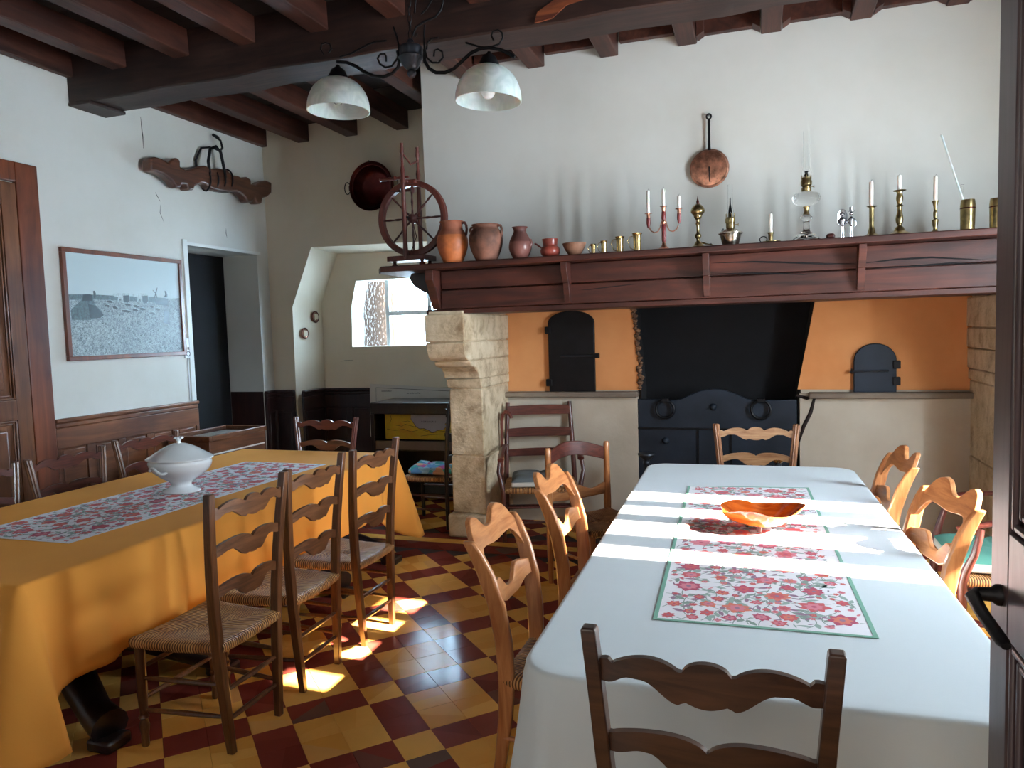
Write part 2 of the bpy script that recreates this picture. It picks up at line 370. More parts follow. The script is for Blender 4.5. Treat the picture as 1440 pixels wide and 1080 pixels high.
cells.sort(key=lambda t: (t[0], t[1]))
rest = {True: MB(), False: MB()}
RT = Matrix.Rotation(T_A, 3, 'Z')
for k, (v_, dep, c, yel) in enumerate(cells):
    if k < 300 and v_ == 0:
        o = bpy.data.objects.new('floor_tile', ty if yel else tr); COL.objects.link(o); o.parent = floor
        o.location = (c.x, c.y, 0); o.rotation_euler = (random.uniform(-.002, .002), random.uniform(-.002, .002), T_A)
    else:
        rest[yel].add([RT @ Vector(p)+Vector((c.x, c.y, 0)) for p in ty_mb.v], ty_mb.f)
rt = MB(); rt.add(rest[True].v, rest[True].f, 0); rt.add(rest[False].v, rest[False].f, 1)
rt.build('far_floor_tiles', ['tile_y', 'tile_r'], floor, smooth=False, kind='stuff')
# sliver triangles along the border + three border rows
for y0, y1, m in ((5.075, 5.245, 'tile_r'), (5.245, 5.352, 'tile_y'), (5.352, 5.49, 'tile_r')):
    tb, tm = tile_mesh('border_tile', .3345, y1-y0, m)
    for k in range(22):
        o = bpy.data.objects.new('border_tile', tm); COL.objects.link(o); o.parent = floor; o.location = (WX0+.17+k*.3345, (y0+y1)/2, .0006)
# =================================================================== CEILING
ceil = struct('ceiling')
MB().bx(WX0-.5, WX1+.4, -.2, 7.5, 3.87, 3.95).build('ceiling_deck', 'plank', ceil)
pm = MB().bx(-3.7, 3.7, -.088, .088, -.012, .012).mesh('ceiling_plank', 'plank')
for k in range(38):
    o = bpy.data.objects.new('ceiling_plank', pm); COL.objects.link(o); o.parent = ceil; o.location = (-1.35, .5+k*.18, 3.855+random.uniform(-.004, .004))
MB().bx(-4.95, -4.885, .42, 6.68, 3.665, 3.85).build('joist', 'joist', ceil, bevel=.008)
for k in range(12):
    xr = -4.37+.5665*k
    MB().bx(xr-.135, xr, .42, 6.68, 3.665, 3.85).build('joist', 'joist', ceil, bevel=.008)
mb = MB(); n = 24
vs = []
for i in range(n+1):
    x = WX0+(WX1-WX0)*i/n; a = .012*sin(i*1.7)+.008*sin(i*.6); 
    zb = 3.475+.006*sin(i*2.3); vs += [(x, 4.365+a, zb), (x, 4.69+a*.6, zb+.004), (x, 4.70, 3.86), (x, 4.355, 3.86)]
mb.add(vs, [(i*4+k, i*4+(k+1) % 4, i*4+4+(k+1) % 4, i*4+4+k) for i in range(n) for k in range(4)]+[(0, 1, 2, 3), (n*4+3, n*4+2, n*4+1, n*4)])
mb.build('main_beam', 'dark_beam', ceil, bevel=.012)
MB().bx(WX0, -4.74, 4.36, 4.70, 3.455, 3.48).build('beam_end_pad', 'dark_beam', ceil, bevel=.006)
MT['torn_wood'] = wood('torn_orange_wood', (96, 40, 18), (168, 92, 48), .7, 0, 6, 0, .8)
mb = MB(); mb.prism([(-1.26, 3.49), (-1.15, 3.5), (-1.06, 3.56), (-.72, 3.60), (-.5, 3.64), (-.9, 3.62), (-1.12, 3.61), (-1.24, 3.55)], 'xz', 4.362, 4.40); mb.build('torn_patch', 'torn_wood', ceil)
# =================================================================== WALLS
wl = struct('wall_left')
DY0, DY1, DZ = 5.50, 6.50, 2.53
mb = MB(); mb.bx(WX0-.45, WX0, .1, DY0, 0, 3.87); mb.bx(WX0-.45, WX0, DY1, 7.3, 0, 3.87); mb.bx(WX0-.45, WX0, DY0, DY1, DZ, 3.87)
mb.build('wall_face', 'wall', wl)
MT['crack'] = plain('crack_shadow', (70, 66, 60), .9)
def crack(pts, wmm, plane_x, par):
    m = MB(); m.tube([(plane_x, y, z) for y, z in pts], [wmm*.001*(1 if 0 < i < len(pts)-1 else .3) for i in range(len(pts))], 5, sx=1); return m.build('plaster_crack', 'crack', par)
crack([(5.06, 3.56), (5.065, 3.44), (5.07, 3.40), (5.068, 3.30)], 5, WX0, wl)
crack([(5.17, 2.95), (5.19, 2.92), (5.22, 2.88)], 3.5, WX0, wl); crack([(5.22, 2.85), (5.21, 2.78), (5.25, 2.70)], 2.5, WX0, wl)
crack([(6.05, 2.75), (6.045, 2.70), (6.055, 2.66)], 3.5, WX0, wl)
# doorway lining, black open door leaf
d2 = struct('door_2')
mb = MB(); mb.bx(-5.02, -4.935, 5.445, 5.50, 1.1, 2.58); mb.bx(-5.0, -4.94, 5.445, 6.55, 2.53, 2.56); mb.build('doorway_frame', 'white_paint', d2, bevel=.004)
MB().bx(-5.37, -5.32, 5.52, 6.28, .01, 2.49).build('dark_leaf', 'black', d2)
MB().bx(-5.40, -5.38, 5.5, 6.5, 0, 2.53).build('passage_shade_sheet', 'black', d2)  # black sheet standing in for the shade of the unlit passage
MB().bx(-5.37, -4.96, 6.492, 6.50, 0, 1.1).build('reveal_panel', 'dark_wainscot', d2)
# niche wall
def onY2(px, py, y): p = onY(px, py, y); return (p.x, p.z)
wb = struct('wall_back')
NY, NB = 6.68, 7.10
mb = MB()
op = [(-4.69, 0), (-4.675, 1.98), (-4.41, 2.59), (-2.3, 2.55), (-2.3, 3.87), (-4.96, 3.87), (-4.96, 0)]
mb.prism(op, 'xz', NY, NY+.02); mb.build('wall_face', 'cream_wall', wb)
mb = MB()   # niche reveals: left, slanted, top
pin = [(-4.69, 0), (-4.675, 1.98), (-4.41, 2.59), (-2.3, 2.55)]; pout = [(-4.60, 0), (-4.59, 2.03), (-4.36, 2.56), (-2.3, 2.50)]
vs = [(a, NY+.01, b) for a, b in pin]+[(a, NB, b) for a, b in pout]
mb.add(vs, [(i, i+1, i+5, i+4) for i in range(3)]); mb.build('niche_reveal', 'cream_wall', wb)
# niche back with window opening
wo = [(-4.225, 1.54), (-4.21, 1.99), (-4.145, 2.255), (-2.95, 2.255), (-2.95, 1.54)]
mb = MB()
mb.prism([(-4.75, 0), (-4.75, 2.7), (-4.145, 2.7), (-4.145, 2.255), (-4.21, 1.99), (-4.225, 1.54), (-4.225, 0)], 'xz', NB, NB+.02)
mb.prism([(-4.225, 0), (-4.225, 1.54), (-2.0, 1.54), (-2.0, 0)], 'xz', NB, NB+.02)
mb.prism([(-4.145, 2.255), (-4.145, 2.7), (-2.0, 2.7), (-2.0, 2.255)], 'xz', NB, NB+.02)
mb.bx(-2.95, -2.0, NB, NB+.02, 1.54, 2.255)
mb.build('niche_back', 'cream_wall', wb)
mb = MB(); vs = [(a, NB+.01, b) for a, b in wo]+[(a+(.0 if i > 2 else -.0), NB+.24, b) for i, (a, b) in enumerate(wo)]
mb.add(vs, [(i, (i+1) % 5, (i+1) % 5+5, i+5) for i in range(5)]); mb.build('window_reveal', 'wall', wb)
crk = MB().tube([(-4.38, NB, 1.385), (-4.33, NB, 1.39), (-4.22, NB, 1.395)], [.001, .003, .001], 5).build('plaster_crack', 'crack', wb)
win = struct('window_1')
WYY = NB+.16
def wx(px, py): return onY(px, py, WYY)
x1 = wx(546, 440).x; x2 = wx(605, 440).x; zb = wx(575, 440).z
mb = MB(); mb.bx(x1-.022, x1+.022, WYY-.02, WYY+.02, 1.5, 2.3); mb.bx(x2-.022, x2+.022, WYY-.02, WYY+.02, 1.5, 2.3); mb.bx(x1+.02, -2.9, WYY-.02, WYY+.02, zb-.022, zb+.022)
mb.build('glazing_bar', 'white_paint', win, bevel=.004)
for a, b, c, d in ((-4.25, x1, 1.5, 2.3), (x1, x2, 1.5, zb), (x1, x2, zb, 2.3), (x2, -2.9, 1.5, zb), (x2, -2.9, zb, 2.3)):
    MB().bx(a+.015, b-.015, WYY-.003, WYY+.003, c+.01, d-.01).build('pane', 'rippled', win)
MT['outdoor'] = plain('brown_outdoor_wall', (84, 72, 66), .95, var=.2)  # plain dark brown base colour of the outside walls
ow = struct('wall_outside')
MB().bx(-4.55, -4.25, 8.2, 8.9, 0, 2.52).build('garden_pier', 'outdoor', ow, bevel=.03)
mb = MB(); mb.prism([(-5.2, 0), (-5.2, 2.2), (-4.95, 2.55), (-4.72, 2.62), (-4.55, 2.4), (-4.45, 1.9), (-4.4, 0)], 'xz', 8.5, 8.8); mb.build('outbuilding', 'outdoor', ow)
# chimney breast
wc = struct('wall_chimney')
BY = 5.57; BX0 = -2.575
mb = MB(); mb.bx(BX0, WX1, BY, NB, 2.10, 3.87); mb.bx(BX0, -2.1, 6.14, NB, 0, 2.10)
mb.build('chimney_breast', 'wall', wc)
# right and near walls (daylight window in the right wall)
wr = struct('wall_right')
WN = (2.50, 4.06, .95, 2.78)
mb = MB(); mb.bx(WX1, WX1+.35, -.2, WN[0], 0, 3.87); mb.bx(WX1, WX1+.35, WN[1], 7.4, 0, 3.87); mb.bx(WX1, WX1+.35, WN[0], WN[1], 0, WN[2]); mb.bx(WX1, WX1+.35, WN[0], WN[1], WN[3], 3.87)
mb.build('wall_face', 'wall', wr)
w2 = struct('window_2')
mb = MB()
for a, b in ((WN[0], 2.64), (2.78, 2.96), (3.18, 3.32), (3.47, 3.61), (3.80, WN[1])): mb.bx(WX1+.10, WX1+.13, a, b, WN[2], WN[3])
mb.bx(WX1+.09, WX1+.14, WN[0], WN[1], 1.68, 1.74)
mb.build('glazing_bar', 'white_paint', w2)
wn_ = struct('wall_near')
mb = MB(); mb.bx(WX0, -.95, WY0-.3, WY0, 0, 3.87); mb.bx(.55, WX1, WY0-.3, WY0, 0, 3.87); mb.bx(-.95, .55, WY0-.3, WY0, 2.7, 3.87); mb.build('wall_face', 'wall', wn_)
hl = struct('wall_hall_block')  # unseen shell added behind the camera to keep sky light out
MB().bx(-1.6, 1.3, -1.5, -1.42, 0, 3.0).build('hall_block_end', 'wall', hl); MB().bx(-1.6, -1.52, -1.5, .12, 0, 3.0).build('hall_block_side', 'wall', hl)
MB().bx(1.22, 1.3, -1.5, .12, 0, 3.0).build('hall_block_side', 'wall', hl); MB().bx(-1.6, 1.3, -1.5, .12, 2.92, 3.0).build('hall_block_top', 'wall', hl)
# =================================================================== FRIEZE BLOCKS between joists on the chimney wall
tr1 = struct('trim_1')
for k in range(4, 11):
    xr = -4.37+.5665*k; x0 = xr+.02; x1_ = xr+.5665-.155
    if x0 < BX0: continue
    MB().bx(x0, x1_, BY-.075, BY-.02, 3.735 if k < 7 else 3.70, 3.83).build('frieze_board', 'joist', tr1, bevel=.004)
    if k >= 7:
        for sx, xx in ((1, xr+.005), (-1, xr+.5665-.14)):
            MB().prism([(xx, 3.67), (xx, 3.80), (xx+sx*.05, 3.80), (xx+sx*.05, 3.70)], 'xz', BY-.13, BY-.02).build('corner_block', 'joist', tr1)
# =================================================================== WAINSCOT
def panelled(par, axis, fix, a0, a1, z1, mat, sgn=1, np_=4, cap=.045, panelz=(.12, .86)):
    """wainscot along axis ('y' fixed x, 'x' fixed y); sgn gives the side it stands proud"""
    def B(u0, u1, d0, d1, z0, z1_):
        lo, hi = sorted((fix+sgn*d0, fix+sgn*d1)); m = MB()
        return m.bx(lo, hi, u0, u1, z0, z1_) if axis == 'y' else m.bx(u0, u1, lo, hi, z0, z1_)
    B(a0, a1, 0, .014, 0, z1-.02).build('backing_board', mat, par)
    B(a0, a1, 0, cap, z1-.03, z1).build('cap_rail', mat, par, bevel=.008)
    B(a0, a1, 0, .03, z1-.07, z1-.03).build('cap_moulding', mat, par, bevel=.01)
    B(a0, a1, .013, .028, panelz[1]+.02, z1-.07).build('top_rail', mat, par, bevel=.003)
    B(a0, a1, .013, .03, 0, panelz[0]).build('bottom_rail', mat, par, bevel=.003)
    wdt = (a1-a0)/np_
    for k in range(np_+1):
        c = a0+k*wdt; lo = max(a0, c-.035); hi = min(a1, c+.035)
        B(lo, hi, .013, .028, panelz[0], panelz[1]+.02).build('stile', mat, par, bevel=.003)
    for k in range(np_):
        c0 = a0+k*wdt+.05; c1 = a0+(k+1)*wdt-.05
        B(c0, c1, .012, .022, panelz[0]+.015, panelz[1]+.005).build('panel', mat, par, bevel=.006)
tw = struct('trim_2'); panelled(tw, 'y', WX0, 4.04, 5.50, 1.105, 'wainscot', 1, 5)
tw3 = struct('trim_3')
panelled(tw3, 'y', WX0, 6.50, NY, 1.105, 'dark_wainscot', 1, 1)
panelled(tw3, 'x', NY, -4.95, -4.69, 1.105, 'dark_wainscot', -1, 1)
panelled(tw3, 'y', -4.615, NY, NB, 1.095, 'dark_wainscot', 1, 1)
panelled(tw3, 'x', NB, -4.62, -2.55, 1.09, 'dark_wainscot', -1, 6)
# =================================================================== LEFT DOOR
d1 = struct('door_1')
MB().bx(WX0-.01, WX0+.035, 3.865, 4.035, 0, 2.94).build('door_frame', 'frame_wood', d1, bevel=.006)
MB().bx(WX0-.01, WX0+.035, 2.72, 2.89, 0, 2.94).build('door_frame', 'frame_wood', d1, bevel=.006)
MB().bx(WX0-.01, WX0+.035, 2.89, 3.865, 2.80, 2.94).build('door_frame', 'frame_wood', d1, bevel=.006)
def moulded_door(par, M_, wid, hgt, th, mat, rails, stile=.11, both=True):
    """leaf in local x (0..wid), y thickness, z; rails = list of (z0,z1) panel openings"""
    def put(m, nm, bev): 
        m.v = [tuple(M_ @ Vector(p)) for p in m.v]; m.build(nm, mat, par, bevel=bev)
    put(MB().bx(0, stile, -th/2, th/2, 0, hgt), 'stile', .003); put(MB().bx(wid-stile, wid, -th/2, th/2, 0, hgt), 'stile', .003)
    zs = [0]+[z for r in rails for z in r]+[hgt]
    for k in range(0, len(zs), 2): put(MB().bx(stile, wid-stile, -th/2, th/2, zs[k], zs[k+1]), 'rail', .003)
    for z0, z1 in rails:
        put(MB().bx(stile, wid-stile, -th*.15, th*.15, z0, z1), 'panel', 0)
        put(MB().bx(stile+.07, wid-stile-.07, -th*.32, th*.32, z0+.07, z1-.07), 'raised_field', .012)
        for sd in (-1, 1):
            for ins, dp in ((.004, .36), (.022, .26)):
                m = MB(); a, b, c, d = stile+ins, wid-stile-ins, z0+ins, z1-ins; y = sd*th*dp; t = .012
                m.bx(a, a+t, y-.005, y+.005, c, d); m.bx(b-t, b, y-.005, y+.005, c, d); m.bx(a+t, b-t, y-.005, y+.005, c, c+t); m.bx(a+t, b-t, y-.005, y+.005, d-t, d)
                put(m, 'moulding', .004)
moulded_door(d1, Matrix.Translation((WX0+.008, 2.90, .01)) @ Matrix.Rotation(PI/2, 4, 'Z'), .96, 2.78, .05, 'door', [(.18, 1.13), (1.27, 2.62)])
# =================================================================== FIREPLACE
fp = thing('fireplace', 'large stone fireplace with a long dark red wooden mantel and ochre plastered hearth wall', 'fireplace')
FY = 6.10
# hearth back: ochre upper, grey lower, black firebox opening
gx0 = -2.13; gx1 = 1.52
mb = MB()
mb.prism([(gx0, 1.13), (gx0, 2.14), (-1.0, 2.14), (-.985, 1.83), (-.925, 1.14)], 'xz', FY, FY+.05); mb.build('ochre_wall', 'orange_plaster', fp)
mb = MB(); mb.prism([(.285, 1.14), (.415, 1.835), (.46, 2.14), (gx1, 2.14), (gx1, 1.13)], 'xz', FY, FY+.05); mb.build('ochre_wall', 'orange_plaster', fp)
mb = MB(); mb.bx(gx0, -.955, FY-.03, FY+.05, 0, 1.11); mb.build('grey_wall', 'grey_plaster', fp)
mb = MB(); mb.bx(.30, gx1, FY-.03, FY+.05, 0, 1.11); mb.build('grey_wall', 'grey_plaster', fp)
MT['ledge'] = plaster('ledge_stone', (150, 136, 120), (104, 88, 76), .35, .6)
MB().bx(gx0, -.94, FY-.10, FY+.01, 1.085, 1.13).build('ledge', 'ledge', fp, bevel=.012)
MB().bx(.36, gx1, FY-.10, FY+.01, 1.075, 1.12).build('ledge', 'ledge', fp, bevel=.012)
MB().bx(gx0, -.96, FY+.01, FY+.05, 1.05, 1.2).build('wall_core', 'grey_plaster', fp); MB().bx(.31, gx1, FY+.01, FY+.05, 1.05, 1.2).build('wall_core', 'grey_plaster', fp)
MB().bx(-1.1, .5, FY+.32, FY+.36, 0, 2.2).build('soot_wall', 'black', fp)
mb = MB(); mb.add([(-1.0, FY+.01, 2.14), (-.925, FY+.01, 1.14), (-.955, FY+.01, 0), (-1.0, FY+.34, 2.14), (-.925, FY+.34, 1.14), (-.955, FY+.34, 0)], [(0, 1, 4, 3), (1, 2, 5, 4)]); mb.build('soot_cheek', 'black', fp); mb = MB()
mb.add([(.46, FY+.01, 2.14), (.285, FY+.01, 1.14), (.30, FY+.01, 0), (.46, FY+.34, 2.14), (.285, FY+.34, 1.14), (.3, FY+.34, 0)], [(0, 1, 4, 3), (1, 2, 5, 4)]); mb.build('soot_cheek', 'black', fp)
# broken edge chips
MT['chip'] = plain('broken_brown_plaster', (118, 84, 60), .95, var=.5, vscale=30, bump=.8, bscale=40)
mb = MB()
for k in range(46):
    t = k/45; x = -1.0+.075*t+random.uniform(-.012, .022); z = 2.08-.92*t; s = random.uniform(.012, .028)
    mb.lathe([(0, -s), (s*.8, -s*.4), (s, s*.2), (s*.5, s*.7), (0, s)], 6, (x, FY-.002, z), cap=False)
mb.build('broken_plaster_edge', 'chip', fp, kind='stuff')
MT['soot_stain'] = plain('soot_stain', (44, 30, 28), .95, var=.4, vscale=20)
for pts in ([(1147, 553), (1140, 580), (1130, 600), (1124, 622)], [(1120, 556), (1135, 560), (1150, 555)]):
    P = [onY(x, y, FY-.032) for x, y in pts]; MB().tube(P, [.008]+[.014]*(len(P)-2)+[.003], 6).build('soot_streak', 'soot_stain', fp)
# cast iron fireback with rings
fbk = [(-.955, 0), (-.955, 1.065), (-.66, 1.055), (-.60, 1.065), (-.53, 1.10), (-.44, 1.135), (-.345, 1.148), (-.25, 1.135), (-.16, 1.10), (-.09, 1.065), (-.03, 1.055), (.28, 1.06), (.28, 0)]
fo = MB().prism(fbk, 'xz', FY-.01, FY+.03).build('fireback', 'blue_iron', fp, bevel=.006)
mb = MB(); mb.bx(-.955, .28, FY-.022, FY-.01, .815, .83); mb.bx(-.476, -.462, FY-.02, FY-.01, 0, .815); mb.bx(-.22, -.206, FY-.02, FY-.01, 0, .815); mb.build('seam_strip', 'iron', fo)
for x in (-.727, .014):
    mb = MB(); mb.tube([(x+.072*cos(a*PI/12), FY-.045, .985+.072*sin(a*PI/12)) for a in range(24)], .0115, 8, True); mb.build('ring', 'iron', fo)
    MB().bx(x-.03, x+.03, FY-.06, FY-.01, 1.04, 1.075).build('ring_staple', 'iron', fo, bevel=.006)
M90 = Matrix.Rotation(PI/2, 3, 'X')
for x, z in ((-.35, 1.0), (-.73, .72)): MB().lathe([(.03, 0), (.025, .012), (.012, .02), (.014, .035), (0, .04)], 12, (x, FY-.01, z), M90).build('knob', 'blue_iron', fo)
# bread oven doors
def oven_door(x0, x1, z0, z1, mat, hinge_side, nm):
    xc = (x0+x1)/2; r = (x1-x0)/2; rise = .10 if nm == 0 else .13
    poly = [(x0, z0), (x1, z0)]+[(xc+r*cos(PI*k/14), z1-rise+rise*sin(PI*k/14)) for k in range(15)]
    d = MB().prism(poly, 'xz', FY-.035, FY+.0).build('oven_door', mat, fp, bevel=.005, label='tall black arched iron oven door' if nm == 0 else 'short blue-black arched iron oven door')
    for z in (z0+.09, z1-.16): MB().bx((x0 if hinge_side < 0 else x1)-.025, (x0 if hinge_side < 0 else x1)+.025, FY-.05, FY+.0, z-.03, z+.03).build('hinge', 'iron', d, bevel=.004)
    zc = z0+(z1-z0)*.45; s = -hinge_side; xe = x1 if s > 0 else x0
    MB().tube([(xc-.09*s, FY-.045, zc), (xe-s*.03, FY-.05, zc), (xe+s*.03, FY-.045, zc-.005)], .007, 8).build('latch_bar', 'grey_iron', d)
    MB().bx(xe-.012, xe+.03*s+.012, FY-.06, FY-.02, zc-.02, zc+.02).build('latch_keeper', 'iron', d, bevel=.003)
oven_door(-1.705, -1.305, 1.118, 1.815, 'iron', -1, 0)
oven_door(.68, .97, 1.112, 1.485, 'blue_iron', 1, 1)
# stone pillars from separate blocks
def pillar(x0, x1, flip, lab):
    par = MB().bx(x0-.03, x1+.02, 5.40, 6.14, 0, .19).build('pillar_base', 'stone', fp, bevel=.02)
    yb = 6.12
    def blk(z0, z1, yf0, yf1, xa=x0, xb=x1, prof=None):
        m = MB(); prof = prof or [(yf0, z0), (yf1, z1)]
        poly = [(yb, z0)]+prof+[(yb, z1)]
        m.prism(poly, 'yz', xa, xb); m.build('stone_block', 'stone', par, bevel=.010)
    blk(.195, .66, 5.45, 5.45); blk(.668, 1.205, 5.45, 5.45, x0+.003, x1-.002)
    blk(1.213, 1.29, 0, 0, x0-.008, x1+.006, [(5.44, 1.213), (5.425, 1.245), (5.415, 1.29)])
    q = [(5.40, 1.296)]+[(5.40-.16*(1-cos(PI/2*k/6)), 1.296+.10*sin(PI/2*k/6)) for k in range(7)]+[(5.225, 1.41)]
    blk(1.296, 1.44, 0, 0, x0-.015, x1+.006, q+[(5.21, 1.44)])
    q2 = [(5.19, 1.445)]+[(5.19-.10*sin(PI/2*k/6), 1.445+.115*(1-cos(PI/2*k/6)) ) for k in range(1, 7)]+[(5.085, 1.585)]
    blk(1.445, 1.585, 0, 0, x0-.02, x1+.008, q2)
    blk(1.592, 1.80, 5.08, 5.08, x0-.022, x1+.012)
    MB().prism([(5.46, .1), (5.46, 1.3), (5.25, 1.42), (5.2, 1.45), (5.10, 1.6), (5.10, 1.82), (6.1, 1.82), (6.1, .1)], 'yz', x0+.01, x1-.01).build('mortar_core', 'stone', par)
    return par
pillar(-2.375, -2.085, 1, ''); pillar(1.45, 1.75, -1, '')
# mantel
mt = MB().bx(-2.27, WX1-.01, 5.13, 5.19, 1.985, 2.125).build('mantel_beam', 'mantel', fp, bevel=.006)
MB().bx(-2.27, WX1-.01, 5.125, 5.185, 1.838, 1.978).build('lower_beam_board', 'mantel', mt, bevel=.006)
MB().bx(-2.40, WX1-.01, 5.135, 5.62, 1.80, 1.836).build('lintel_board', 'mantel', mt, bevel=.004)
MB().bx(-2.36, WX1-.01, 5.19, 5.60, 1.84, 2.12).build('mantel_core', 'mantel', mt)
MB().bx(1.45, WX1-.01, 5.2, 5.6, 1.66, 1.80).build('side_lintel', 'orange_plaster', mt)
sh = MB().prism([(-2.79, 5.13), (-2.70, 4.99), (WX1-.01, 4.975), (WX1-.01, 5.60), (-2.79, 5.60)], 'xy', 2.128, 2.172).build('mantel_shelf', 'mantel', fp, bevel=.008)
for x in (-1.283, -.326, .61, 1.75):
    b = MB().prism([(5.0, 2.126), (5.0, 2.08), (5.045, 2.0), (5.05, 1.985), (5.065, 1.985), (5.065, 1.95), (5.10, 1.85), (5.127, 1.85), (5.127, 2.126)], 'yz', x-.022, x+.022).build('bracket', 'mantel', mt, bevel=.003)
P = [(580, 378), (577, 392), (583, 402), (595, 410), (603, 413), (607, 424), (609, 432), (632, 432), (628, 400), (612, 378)]
poly = [(onY(x, y, 5.22).x, min(2.126, max(1.84, onY(x, y, 5.22).z))) for x, y in P]
MB().prism(poly, 'xz', 5.20, 5.55).build('scroll_bracket', 'black_wood', mt, bevel=.004)
MB().prism([(5.0, 2.126), (4.995, 2.05), (5.05, 1.98), (5.10, 1.88), (5.125, 1.84), (5.2, 1.84), (5.2, 2.126)], 'yz', -2.34, -2.275).build('bracket', 'mantel', mt, bevel=.004)
rg = onY(607, 435, 5.19); MB().tube([(rg.x-.012, 5.19+.0, rg.z+.0)]+[(rg.x-.01+.012*cos(a*PI/6), 5.18, rg.z+.028*sin(a*PI/6)) for a in range(12)], .003, 6).build('hook_ring', 'grey_iron', mt)
# long drying cracks in the mantel face
for pts in ([(780, 411), (830, 407), (880, 401), (940, 396)], [(990, 386), (1060, 384), (1130, 386), (1180, 382)], [(1000, 370), (1060, 368), (1100, 369), (1160, 371), (1205, 371)], [(1215, 370), (1260, 365), (1310, 362), (1395, 366)], [(1225, 378), (1290, 374), (1340, 370), (1390, 372)]):
    P = [onY(x, y, 5.127) for x, y in pts]; MB().tube([(p.x, 5.129, p.z) for p in P], [.001]+[.006]*(len(P)-2)+[.001], 5).build('drying_crack', 'black', mt)
# =================================================================== TABLES AND CLOTHS
def table(name, label, cx, cy, wx_, wy_, rz, leg_mat, style):
    t = thing(name, label, 'table', (cx, cy, 0), rz)
    q_ = .14; hx_, hy_ = wx_/2-.012, wy_/2-.012
    MB().prism([(sx*(hx_-q_)+q_*cos(a0+PI/2*k/6), sy*(hy_-q_)+q_*sin(a0+PI/2*k/6)) for sx, sy, a0 in ((1, 1, 0), (-1, 1, PI/2), (-1, -1, PI), (1, -1, PI*1.5)) for k in range(7)], 'xy', .715, .755).build('tabletop', leg_mat, t)
    if style == 'pedestal':
        for sy in (-1, 1):
            y = sy*(wy_/2-.62)
            MB().lathe([(.10, .12), (.13, .16), (.08, .24), (.11, .34), (.14, .42), (.10, .52), (.07, .60), (.16, .66), (.16, .715)], 20, (0, y, 0)).build('pedestal', leg_mat, t)
            for s in (-1, 1):
                for q in (-1, 1):
                    pts = [(s*.08, y+q*.04, .30), (s*.26, y+q*.12, .27), (s*.48, y+q*.22, .19), (s*.66, y+q*.30, .11), (s*.78, y+q*.34, .085)]
                    MB().tube(pts, [.07, .08, .075, .065, .075], 12).build('claw_foot', leg_mat, t)
                    # block foot under the claw
                    MB().bx(s*.77-.06, s*.77+.06, y+q*.34-.06, y+q*.34+.06, 0, .05).build('foot_pad', leg_mat, t, bevel=.012)
    else:
        MB().bx(-wx_/2+.14, wx_/2-.14, -wy_/2+.16, wy_/2-.16, .62, .715).build('apron', leg_mat, t)
        for sx in (-1, 1):
            for sy in (-1, 1):
                MB().bar([(sx*(wx_/2-.17), sy*(wy_/2-.19), 0), (sx*(wx_/2-.17), sy*(wy_/2-.19), .64)], [.05, .08], [.05, .08]).build('leg', leg_mat, t, bevel=.004)
    return t
